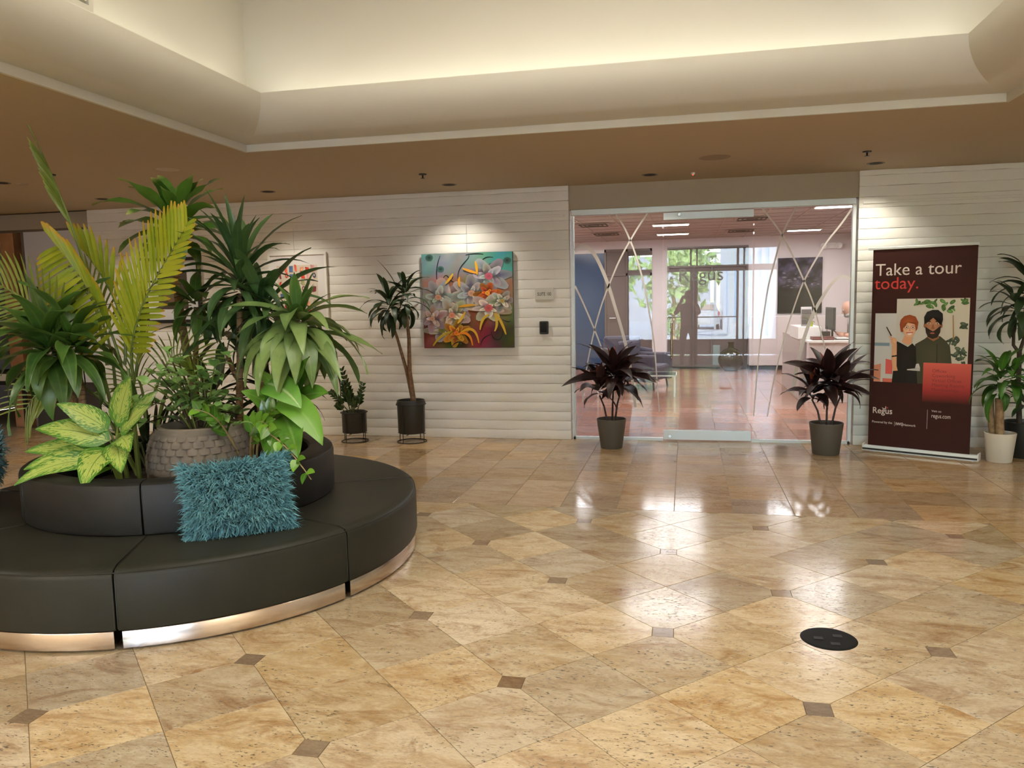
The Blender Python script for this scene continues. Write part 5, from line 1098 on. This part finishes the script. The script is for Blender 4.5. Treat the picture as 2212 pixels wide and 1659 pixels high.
for i, (x, y) in enumerate(((-1.904, 2.061), (2.395, 2.2), (-5.308, .865))):
    t = thing('fire_sprinkler', ['pendent sprinkler head above the flower painting', 'pendent sprinkler head beside the downlight near the banner', 'pendent sprinkler head at the far left by the palm spear'][i], 'sprinkler', (x, y, CZ), 'pendent sprinkler heads')
    B().lathe([(.0, -.012), (.038, -.010), (.042, .0), (.0, .0)], (x, y, CZ), 20).build('escutcheon', DARKMET, t, smooth=35); B().lathe([(.009, 0), (.009, -.04), (.024, -.042), (.024, -.045), (0, -.045)], (x, y, CZ), 12).build('deflector', DARKMET, t)
t = thing('fire_sensor', 'tiny ceiling sensor with a red glow above the glass door', 'sensor', (.822, 2.945, CZ)); B().lathe([(0, -.022), (.018, -.02), (.024, 0)], (.822, 2.945, CZ), 16).build('body', WHITE, t, smooth=True); B().ball((.822, 2.94, CZ - .024), .006, 8).build('indicator', mat('red_led', (.8, .02, .01), .4, emit=((1, .05, .02), 4)), t)
o = B().lathe([(0, -.004), (.10, -.004), (.105, 0)], (-4.095, .975, CZ), 28).build('cover_plate', mat('pale_plate', (.52, .42, .28), .5), smooth=35); tag(o, 'pale round cover plate in the ceiling above the palms', 'plate')
o = B().lathe([(0, -.02), (.05, -.016), (.055, 0)], (-6.02, 1.25, CZ), 20).build('smoke_detector', mat('tan_plastic', (.34, .26, .17), .5), smooth=35); tag(o, 'small tan smoke detector at the far left of the ceiling', 'detector')
o = None

# ------------------------------------------------------------------ floor power box
c = (1.45, -1.878)
t = thing('floor_box', 'round black power box lid set in the travertine floor', 'socket', (*c, 0))
B().lathe([(0, .004), (.115, .004), (.128, .003), (.134, .0)], (*c, 0), 40).build('lid', mat('lid_black', (.006, .006, .006), .6, spec=.2), t, smooth=35)
for x, y in ((-.05, -.01), (.045, .03), (.02, -.065)): B().rbox(c[0] + x - .022, c[0] + x + .022, c[1] + y - .016, c[1] + y + .016, .004, .0065, .001).build('flap', mat('grey_flap', (.012, .012, .012), .5), t)

# ------------------------------------------------------------------ suite at the far left
t = thing('side_chair', 'black low chair at the left edge behind the plants', 'chair', (-8.75, 3.75, 0))
B().rbox(-9.05, -8.42, 3.5, 4.0, .62, .82, .02).build('seat', BLACKROUGH, t); B().rbox(-9.05, -8.44, 3.95, 4.02, .80, 1.02, .02).build('backrest', BLACKROUGH, t)
for x, y in ((-9.0, 3.55), (-8.48, 3.55), (-9.0, 3.95), (-8.48, 3.95)): B().box(x - .022, x + .022, y - .022, y + .022, 0, .63).build('leg', BLACKROUGH, t)
B().box(-8.92, -8.66, 3.494, 3.502, .68, .78).build('label_plate', WHITE, t)

# ------------------------------------------------------------------ office behind the glass
FY = 12.82
structure(B().box(-3.2, 5.2, FY, FY + .12, 2.80, 3.0).box(2.12, 5.2, FY, FY + .12, 0, 2.8).box(-.02, .33, FY, FY + .12, 0, 2.8).box(-3.2, -1.86, FY, FY + .12, 0, 2.8).build('wall_office_back', WHITEWALL))
structure(B().box(-3.3, -3.2, 3.62, FY, 0, 3.0).build('wall_office_left', WHITEWALL)); structure(B().box(4.3, 4.4, 3.62, FY, 0, 3.0).build('wall_office_right', WHITEWALL))
structure(B().box(2.125, 4.3, FY - .012, FY + .002, 0, .10).build('baseboard_back', mat('dark_base', (.05, .05, .052), .5)))
oc = sroot('ceiling_office'); B().box(-3.3, 4.4, 3.62, FY, 2.985, 3.04).build('grid', OFFCEIL, oc)
for k in range(-5, 8): B().box(.48 + k * .61 - .61 / 2 - .012, .48 + k * .61 - .61 / 2 + .012, 3.64, FY, 2.976, 2.985).build('ceiling_bar', OFFCEIL, oc)
for k in range(0, 15): B().box(-3.2, 4.3, 3.9 + k * .61 - .012, 3.9 + k * .61 + .012, 2.977, 2.985).build('ceiling_bar', OFFCEIL, oc)
LEDW = mat('lit_diffuser', (.9, .88, .86), .5, emit=((1, .93, .90), 9))
for i, (x, y) in enumerate(((.48, 8.8), (.48, 11.0), (3.08, 11.2), (2.95, 6.8))):
    t = thing('ceiling_light', ['lit office ceiling strip above the glass door, nearer one', 'lit office ceiling strip above the glass door, farther one', 'lit office ceiling strip above the storm picture', 'lit office ceiling strip in the top right corner of the glass'][i], 'light', (x, y, 2.985), 'lit office ceiling strips')
    B().box(x - .33, x + .33, y - .16, y + .16, 2.962, 2.976).build('housing', WHITE, t); B().box(x - .31, x + .31, y - .08, y + .08, 2.952, 2.963).build('diffuser', LEDW, t)
for i, (x, y) in enumerate(((-.85, 8.3), (-.83, 10.4), (1.82, 10.8), (1.84, 8.25))):
    t = thing('ceiling_vent', ['square office ceiling vent at far left, nearer one', 'square office ceiling vent at left, farther one', 'square office ceiling vent above the dark doors, farther one', 'square office ceiling vent above the dark doors, nearer one'][i], 'vent', (x, y, 2.985), 'office ceiling vents')
    B().box(x - .29, x + .29, y - .29, y + .29, 2.968, 2.976).build('frame', OFFCEIL, t)
    for k in range(3):
        s = .24 - k * .075; b = B()
        for a in ((-s, s, -s, -s + .02), (-s, s, s - .02, s), (-s, -s + .02, -s, s), (s - .02, s, -s, s)): b.box(x + a[0], x + a[1], y + a[2], y + a[3], 2.955 + k * .003, 2.969)
        b.build('vane', mat('vent_dark', (.10, .075, .06), .7), t)
# dark double doors, side door and blue glass room
D3 = sroot('door_3', (1.22, FY, 0))
B().box(.33, 2.12, FY + .02, FY + .06, .03, 2.80).build('door_leaf', mat('taupe_door', (.165, .130, .112), .45), D3)
b = B()
for x in (.33, .90, 1.31, 2.08): b.box(x, x + .045, FY - .02, FY + .05, .03, 2.80)
for z in (.05, 2.33, 2.76): b.box(.33, 2.12, FY - .018, FY + .05, z, z + .04)
b.build('frame', BROWNFRAME, D3); B().box(1.34, 1.52, FY + .004, FY + .022, .08, .55).build('glass_pane', mat('pale_green_glass', (.28, .34, .32), .2), D3)
B().box(.33, 2.12, FY - .01, FY + .05, 0, .03).build('threshold', BLACK, D3)
D4 = sroot('door_4', (-.6, FY, 0))
B().box(-1.12, -.02, FY + .02, FY + .06, 0, 2.80).build('door_leaf', mat('brown_grey_door', (.15, .115, .10), .4), D4)
b = B()
for x in (-1.12, -.62, -.06): b.box(x, x + .04, FY - .01, FY + .05, 0, 2.8)
for z in (2.18, 2.74): b.box(-1.12, -.02, FY - .01, FY + .05, z, z + .06)
b.build('frame', BROWNFRAME, D4); B().tube([(-1.0, FY - .01, 1.20), (-1.0, FY - .06, 1.20), (-.86, FY - .06, 1.20)], .014, 8).build('lever_handle', ALU, D4, smooth=True)
W5 = sroot('window_5', (-1.5, FY, 0))
B().box(-1.86, -1.12, FY + .02, FY + .05, 0, 2.74).build('glass_pane', mat('blue_tinted_glass', (.035, .075, .15), .12), W5); B().box(-1.86, -1.12, FY - .01, FY + .05, 2.72, 2.80).build('top_rail', WHITE, W5)
# storm picture
t = thing('storm_picture', 'large dark picture of storm clouds on the office wall', 'picture', (3.23, FY - .02, 1.255))
B().box(2.765, 3.70, FY - .03, FY, 1.255, 2.485).build('panel', BLACK, t); rr = random.Random(8); it = []
NX, NY = 14, 16
def stc(u, v):
    n = sin(u * 9 + v * 7) * sin(v * 19 - u * 5) + .6 * sin(u * 23 + v * 31); 
    if v > .45: k = 40 + 40 * n + 34 * (v - .45); return tuple(max(4, x) for x in (k, k * .92, k * 1.15))
    k = max(0, 22 + 10 * n - 20 * (.45 - v)); return (k * .4 + 4, k * .5 + 6, k * .4 + 5)
for j in range(NY):
    for i in range(NX):
        q = [(i, j), (i + 1, j), (i + 1, j + 1), (i, j + 1)]; it.append(([(.93 * a / NX, 1.22 * b_ / NY) for a, b_ in q], [stc(a / NX, b_ / NY) for a, b_ in q]))
for k in range(26):
    x, y = rr.uniform(.05, .85), rr.uniform(.56, .9); g = rr.uniform(70, 165); it.append((ell(x, y, rr.uniform(.03, .08), rr.uniform(.012, .035), 10, rr.uniform(-.3, .3)), (40, 36, 46), (g, g * .93, g * 1.08), (x, y + .005)))
art('printed_sheet', it, PRINT, t, (2.768, FY - .0305, 1.26), (1, 0, 0), (0, 0, 1), (0, -1, 0), .00003)
# emergency light
t = thing('emergency_light', 'twin-headed white emergency light high on the office wall', 'light', (3.85, FY - .06, 2.66))
B().rbox(3.74, 3.98, FY - .07, FY, 2.66, 2.80, .015).build('housing', WHITE, t)
for x in (3.70, 4.02): B().lathe([(0, -.03), (.055, -.03), (.07, .03), (.06, .035), (0, .02)], n=18, M=Matrix.Translation((x, FY - .10, 2.72)) @ Matrix.Rotation(pi / 2, 4, 'X')).build('lamp_head', WHITE, t, smooth=35)
# reception desk
DW = mat('white_laminate', (.66, .60, .58), .4)
t = thing('reception_desk', 'white reception desk at the right behind the glass', 'desk', (3.2, 7.6, 0))
B().rbox(2.62, 4.25, 7.05, 7.09, .0, .93, .004).build('front_panel', DW, t); B().rbox(2.60, 4.25, 7.0, 8.05, .93, .965, .004).build('worktop', WHITE, t)
B().rbox(2.52, 2.62, 7.3, 9.6, .0, .985, .004).build('side_panel', mat('grey_laminate', (.50, .44, .41), .4), t)
B().rbox(2.50, 2.86, 7.4, 8.4, .966, 1.165, .006).build('raised_counter', WHITE, t)
t = thing('low_partition', 'white half-height partition behind the reception desk', 'partition', (2.6, 12.5, 0)); B().rbox(2.14, 4.2, 12.55, 12.65, .10, 1.20, .01).build('panel', DW, t); B().box(2.15, 4.2, 12.57, 12.63, 0, .10).build('base', BLACK, t)
t = thing('brochure_stand', 'dark brochure stand on the raised white counter', 'stand', (2.66, 7.62, 1.166)); M = Matrix.Translation((2.66, 7.62, 1.166)) @ Matrix.Rotation(radians(-14), 4, 'X'); B().rbox(-.085, .085, -.01, .01, .004, .32, .003, M).build('back_panel', mat('clear_grey', (.35, .31, .30), .2), t)
for k in range(3): B().rbox(-.075, .075, -.022, -.011, .03 + .085 * k, .105 + .085 * k, .002, M).build('leaflet', mat('brown_leaflet', ((.07, .05, .045), (.11, .07, .05), (.05, .035, .03))[k], .4), t)
t = thing('lime_cup', 'small lime green pot on the raised white counter', 'pot', (2.70, 7.52, 1.166)); B().lathe([(0, 0), (.035, 0), (.042, .085), (.036, .085), (.03, .01), (0, .01)], (2.70, 7.50, 1.166), 20).build('cup', mat('lime_green', (.42, .52, .03), .4), t, smooth=35); rosette(t, (2.70, 7.50, 1.24), 9, .16, .018, 1.3, .3, 1.2, NARROW, 801, 'strap', rise=.02, spread=.01, nseg=5)
t = thing('computer_monitor', 'black computer monitor on the reception desk seen from behind', 'monitor', (3.02, 7.6, .966)); M = Matrix.Translation((3.02, 7.62, .966)) @ Matrix.Rotation(radians(-88), 4, 'Z')
B().rbox(-.30, .30, -.02, .02, .14, .50, .008, M).build('screen_back', mat('dark_green_grey', (.020, .026, .024), .5), t); B().rbox(-.03, .03, .02, .045, .02, .3, .004, M).build('neck', BLACK, t); B().rbox(-.12, .12, -.07, .09, 0, .014, .004, M).build('foot', BLACK, t)
t = thing('pen_holder', 'black desk organiser between monitor and counter', 'organiser', (2.90, 7.42, .966)); B().rbox(2.84, 2.98, 7.36, 7.5, .966, 1.09, .004).build('box', BLACK, t)
for k in range(3): B().tube([(2.87 + .035 * k, 7.43, 1.08), (2.86 + .04 * k, 7.44, 1.17)], .005).build('pen', WHITE if k == 1 else BLACK, t)
for k in range(3):
    o = B().rbox(2.68, 3.00, 7.12, 7.36, .9665 + .017 * k, .9665 + .017 * (k + 1) - .001, .002).build('folder', (mat('maroon_folder', (.10, .03, .028), .5), mat('red_folder', (.24, .07, .06), .5), mat('maroon_folder_b', (.13, .04, .035), .5))[k])
    tag(o, ['bottom maroon folder of the pile on the desk', 'middle red folder of the pile on the desk', 'top maroon folder of the pile on the desk'][k], 'folder', 'folders on the reception desk')
t = thing('open_binder', 'open black binder with white pages on the reception desk', 'binder', (3.14, 7.3, .966)); B().rbox(3.03, 3.40, 7.16, 7.42, .9665, .978, .002).build('cover', BLACK, t); B().rbox(3.05, 3.30, 7.20, 7.45, .978, .99, .002).build('pages', WHITE, t)
# sofa, table, vase
def armchair(x, y, rz, label):
    t = thing('armchair', label, 'armchair', (x, y, 0), 'slate lounge chairs in the office'); M = Matrix.Translation((x, y, 0)) @ Matrix.Rotation(rz, 4, 'Z'); mt_ = mat('slate_fabric', (.085, .078, .105), .8)
    B().rbox(-.36, .36, -.34, .34, .16, .44, .05, M).build('seat', mt_, t); B().rbox(-.40, .40, .26, .42, .16, .88, .06, M).build('backrest', mt_, t)
    for s in (-1, 1): B().rbox(s * .40 - .06, s * .40 + .06, -.36, .34, .14, .64, .04, M).build('armrest', mt_, t)
    for a in (-1, 1):
        for b_ in (-1, 1): B().tube([M @ Vector((a * .34, b_ * .3, 0)), M @ Vector((a * .32, b_ * .28, .16))], .018).build('leg', BLACK, t)
armchair(.02, 9.0, radians(70), 'slate lounge chair behind the left cordyline'); armchair(-.45, 10.6, radians(20), 'slate lounge chair farther back in the office'); 
t = thing('glass_coffee_table', 'low glass coffee table behind the left cordyline', 'table', (-.1, 7.8, 0)); B().box(-.75, .6, 7.55, 8.2, .36, .372).build('top', GLASS, t)
b = B()
for a in ((-.75, .6, 7.55, 7.562), (-.75, .6, 8.188, 8.2), (-.75, -.738, 7.55, 8.2), (.588, .6, 7.55, 8.2)): b.box(a[0], a[1], a[2], a[3], .35, .374)
b.build('rim', SATIN, t)
for x in (-.72, .57):
    for y in (7.58, 8.17): B().box(x - .012, x + .012, y - .012, y + .012, 0, .35).build('leg', SATIN, t)
t = thing('floor_vase', 'big round olive glass vase by the dark office doors', 'vase', (1.74, 12.38, 0))
B().lathe([(0, 0), (.14, 0), (.22, .06), (.275, .18), (.28, .28), (.24, .40), (.16, .47), (.07, .51), (.055, .60), (.075, .64), (.06, .64), (.045, .60), (.05, .5)], (1.74, 12.38, 0), 32).build('body', mat('olive_glass', (.060, .055, .028), .15), t, smooth=True)

# ------------------------------------------------------------------ people
def body_mesh(J, E, name, sub=2):
    """continuous skinned figure: J joint -> (x, y, z, radius), E edges; the first joint is the root"""
    keys = list(J); me = bpy.data.meshes.new(name); me.from_pydata([J[k][:3] for k in keys], [(keys.index(a), keys.index(b)) for a, b in E], [])
    o = link(bpy.data.objects.new(name, me)); md = o.modifiers.new('skin', 'SKIN'); md.use_smooth_shade = True; md.branch_smoothing = .3
    for i, k in enumerate(keys):
        r_ = J[k][3]; me.skin_vertices[0].data[i].radius = r_ if isinstance(r_, tuple) else (r_, r_); me.skin_vertices[0].data[i].use_root = i == 0
    s = o.modifiers.new('sub', 'SUBSURF'); s.levels = sub; s.render_levels = sub
    dg = bpy.context.evaluated_depsgraph_get(); r_ = bpy.data.meshes.new_from_object(o.evaluated_get(dg)); bpy.data.objects.remove(o); return r_
SKIN = mat('skin', (.52, .27, .19), .5)
def color_by(me, mats, fn):
    for m_ in mats: me.materials.append(m_)
    for p in me.polygons: p.material_index = fn(p.center)
    return me
def head(t, c, face, r=.105, hair=None, beard=None, skin=SKIN, tilt=0.):
    """head parts on the figure: face direction angle in XY"""
    M = Matrix.Translation(c) @ Matrix.Rotation(face, 4, 'Z') @ Matrix.Rotation(tilt, 4, 'Y'); b = B()
    vs = B().ball((0, 0, 0), 1, 22); P_ = []
    for v in vs.v:
        x, y, z = v; jaw = 1 - .26 * max(0, -z) ; P_.append(M @ Vector((x * r * .92 * (jaw + .04) + (.012 if z < -.3 and x > 0 else 0), y * r * .74 * jaw, z * r * 1.18)))
    b.add(P_, vs.f); hd = b.build('head', skin, t, smooth='all')
    f = B(); f.add([M @ Vector(q) for q in ((r * .90, 0, .025), (r * 1.16, 0, -.028), (r * .9, .018, -.032), (r * .9, -.018, -.032), (r * .88, 0, -.04))], [(0, 1, 2), (0, 3, 1), (1, 4, 2), (1, 3, 4)]); f.build('nose', skin, hd)
    for s in (-1, 1):
        B().ball(M @ Vector((r * .80, s * .034, .018)), .013, 10).build('eye', WHITE, hd, smooth='all'); B().ball(M @ Vector((-.008, s * r * .76, -.005)), .026, 10, (.6, .3, 1.2)).build('ear', skin, hd, smooth='all')
    B().rbox(r * .82, r * .91, -.022, .022, -.062, -.054, .003, M).build('mouth', mat('lips', (.35, .14, .11), .5), hd)
    if hair: B().add([M @ Vector((q[0] * r * .98 - .010, q[1] * r * .82, max(q[2], -.1 + .55 * max(0, q[0])) * r * 1.27)) for q in vs.v], vs.f).build('hair', hair, hd, smooth='all')
    if beard: B().add([M @ Vector((r * .30 + q[0] * r * .66, q[1] * r * .66, -.080 + q[2] * r * .42)) for q in vs.v], vs.f).build('beard', beard, hd, smooth='all')
    return hd
def hand(t, wrist, d, n, skin=SKIN, curl=.6, s=.085):
    """palm with four unequal bent fingers and a side thumb; d = pointing direction, n = palm normal"""
    d, n = Vector(d).normalized(), Vector(n).normalized(); x = d.cross(n).normalized(); w_ = Vector(wrist); b = B()
    pts = [w_, w_ + d * s * .5, w_ + d * s]
    b.add(*(lambda q: (q.v, q.f))(B().tube([p for p in pts], [s * .30, s * .40, s * .36], 10)))
    for k, (o_, L) in enumerate(((-.34, .80), (-.12, .92), (.11, .86), (.33, .66))):
        p = w_ + d * s * .92 + x * s * o_; q = p + (d - n * curl * .3) * s * L * .4; q2 = q + (d * .6 - n * curl) * s * L * .35; q3 = q2 + (d * .1 - n * curl) * s * L * .25; b.tube([p, q, q2, q3], [.0095, .009, .008, .006], 7)
    p = w_ + d * s * .3 - x * s * .34; b.tube([p, p - x * s * .3 + d * s * .25, p - x * s * .22 + d * s * .6 - n * s * .15], [.0115, .0105, .007], 7)
    b.build('hand', skin, t, smooth='all')
SHIRT = mat('charcoal_shirt', (.05, .052, .055), .8); TROUS = mat('dark_trousers', (.025, .025, .03), .8); SHOE = mat('dark_shoes', (.02, .018, .016), .5); GREYH = mat('grey_hair', (.36, .33, .31), .8)
# receptionist, cut by the right jamb
t = thing('person', 'bald bearded person in a dark shirt seated at the reception desk holding a phone', 'person', (3.48, 7.62, 0))
J = {'pelvis': (3.62, 7.66, .52, (.16, .14)), 'belly': (3.60, 7.66, .74, (.17, .14)), 'chest': (3.55, 7.65, .99, (.17, .15)), 'neck0': (3.48, 7.64, 1.20, .085), 'neck': (3.42, 7.64, 1.31, .058), 'headc': (3.36, 7.64, 1.40, .07),
     'shl': (3.52, 7.46, 1.14, .075), 'ell': (3.42, 7.34, .99, .050), 'wrl': (3.20, 7.42, 1.03, .032), 'shr': (3.52, 7.84, 1.14, .075), 'elr': (3.42, 7.90, .99, .05), 'wrr': (3.22, 7.68, 1.03, .032),
     'hl': (3.56, 7.56, .50, .11), 'knl': (3.18, 7.55, .48, .075), 'anl': (3.18, 7.55, .10, .045), 'tol': (3.04, 7.55, .05, .038), 'hr': (3.56, 7.76, .50, .11), 'knr': (3.18, 7.77, .48, .075), 'anr': (3.18, 7.77, .10, .045), 'tor': (3.04, 7.77, .05, .038)}
E_ = [('pelvis', 'belly'), ('belly', 'chest'), ('chest', 'neck0'), ('neck0', 'neck'), ('neck', 'headc'), ('chest', 'shl'), ('shl', 'ell'), ('ell', 'wrl'), ('chest', 'shr'), ('shr', 'elr'), ('elr', 'wrr'), ('pelvis', 'hl'), ('hl', 'knl'), ('knl', 'anl'), ('anl', 'tol'), ('pelvis', 'hr'), ('hr', 'knr'), ('knr', 'anr'), ('anr', 'tor')]
me = color_by(body_mesh(J, E_, 'body'), [SHIRT, SKIN, TROUS, SHOE], lambda c: 3 if c.z < .12 else 2 if c.z < .60 else 1 if c.z > 1.24 or c.x < 3.40 and c.z < 1.1 else 0)
obj('body', me, None, t); head(t, (3.30, 7.64, 1.43), pi, .112, None, GREYH, tilt=.35)
hand(t, (3.20, 7.42, 1.03), (-1, .25, .05), (0, -.3, -1), curl=.7); hand(t, (3.22, 7.68, 1.03), (-1, -.4, .1), (0, .3, -1), curl=.7)
o = B().rbox(-.036, .036, -.005, .005, -.07, .07, .004, Matrix.Translation((3.06, 7.50, 1.09)) @ Matrix.Rotation(radians(90), 4, 'Z') @ Matrix.Rotation(radians(-50), 4, 'X')).build('mobile_phone', BLACK); tag(o, 'black phone held by the person at the reception desk', 'phone')
t = thing('office_chair', 'dark office chair under the seated receptionist', 'chair', (3.64, 7.66, 0)); B().rbox(3.40, 3.88, 7.42, 7.90, .33, .40, .03).build('seat', BLACK, t); B().rbox(3.86, 3.92, 7.44, 7.88, .5, 1.05, .03).build('backrest', BLACK, t); B().tube([(3.64, 7.66, .06), (3.64, 7.66, .34)], .03).build('column', BLACK, t)
for k in range(5): B().tube([(3.64, 7.66, .07), (3.64 + .28 * cos(k * 1.257), 7.66 + .28 * sin(k * 1.257), .03)], .018).build('foot', BLACK, t)
# photographer: seen only as a mirror image in the glass
t = thing('person', 'dark standing person holding up a phone, mirrored in the glass door', 'person', (.80, -6.25, 0))
J = {'pelvis': (.80, -6.25, .96, (.165, .125)), 'belly': (.80, -6.25, 1.12, (.165, .13)), 'chest': (.80, -6.24, 1.34, (.18, .13)), 'neck0': (.80, -6.23, 1.50, .08), 'neck': (.80, -6.21, 1.57, .056), 'headc': (.80, -6.20, 1.63, .07),
     'shl': (.62, -6.23, 1.44, .075), 'ell': (.50, -6.10, 1.26, .052), 'wrl': (.63, -5.96, 1.55, .034), 'shr': (.98, -6.23, 1.44, .075), 'elr': (1.06, -6.10, 1.26, .052), 'wrr': (.87, -5.96, 1.55, .034),
     'hl': (.70, -6.25, .88, .105), 'knl': (.67, -6.23, .50, .068), 'anl': (.66, -6.26, .10, .045), 'tol': (.64, -6.10, .045, .040), 'hr': (.90, -6.25, .88, .105), 'knr': (.94, -6.23, .50, .068), 'anr': (.96, -6.26, .10, .045), 'tor': (.98, -6.10, .045, .040)}
me = color_by(body_mesh(J, E_, 'body'), [SHIRT, SKIN, TROUS, SHOE], lambda c: 3 if c.z < .12 else 2 if c.z < .98 else 1 if (c.z > 1.53 and abs(c.x - .8) < .1) or c.y > -6.04 and c.z > 1.3 else 0)
obj('body', me, None, t); head(t, (.80, -6.19, 1.68), pi / 2, .108, mat('dark_hair', (.02, .016, .012), .7))
hand(t, (.63, -5.96, 1.55), (.35, .25, .9), (-.7, .6, 0), curl=.5); hand(t, (.87, -5.96, 1.55), (-.35, .25, .9), (.7, .6, 0), curl=.5)
o = B().rbox(.675, .835, -5.895, -5.885, 1.62, 1.70, .004).build('camera_phone', BLACK); tag(o, 'black phone held up by the mirrored photographer', 'phone')
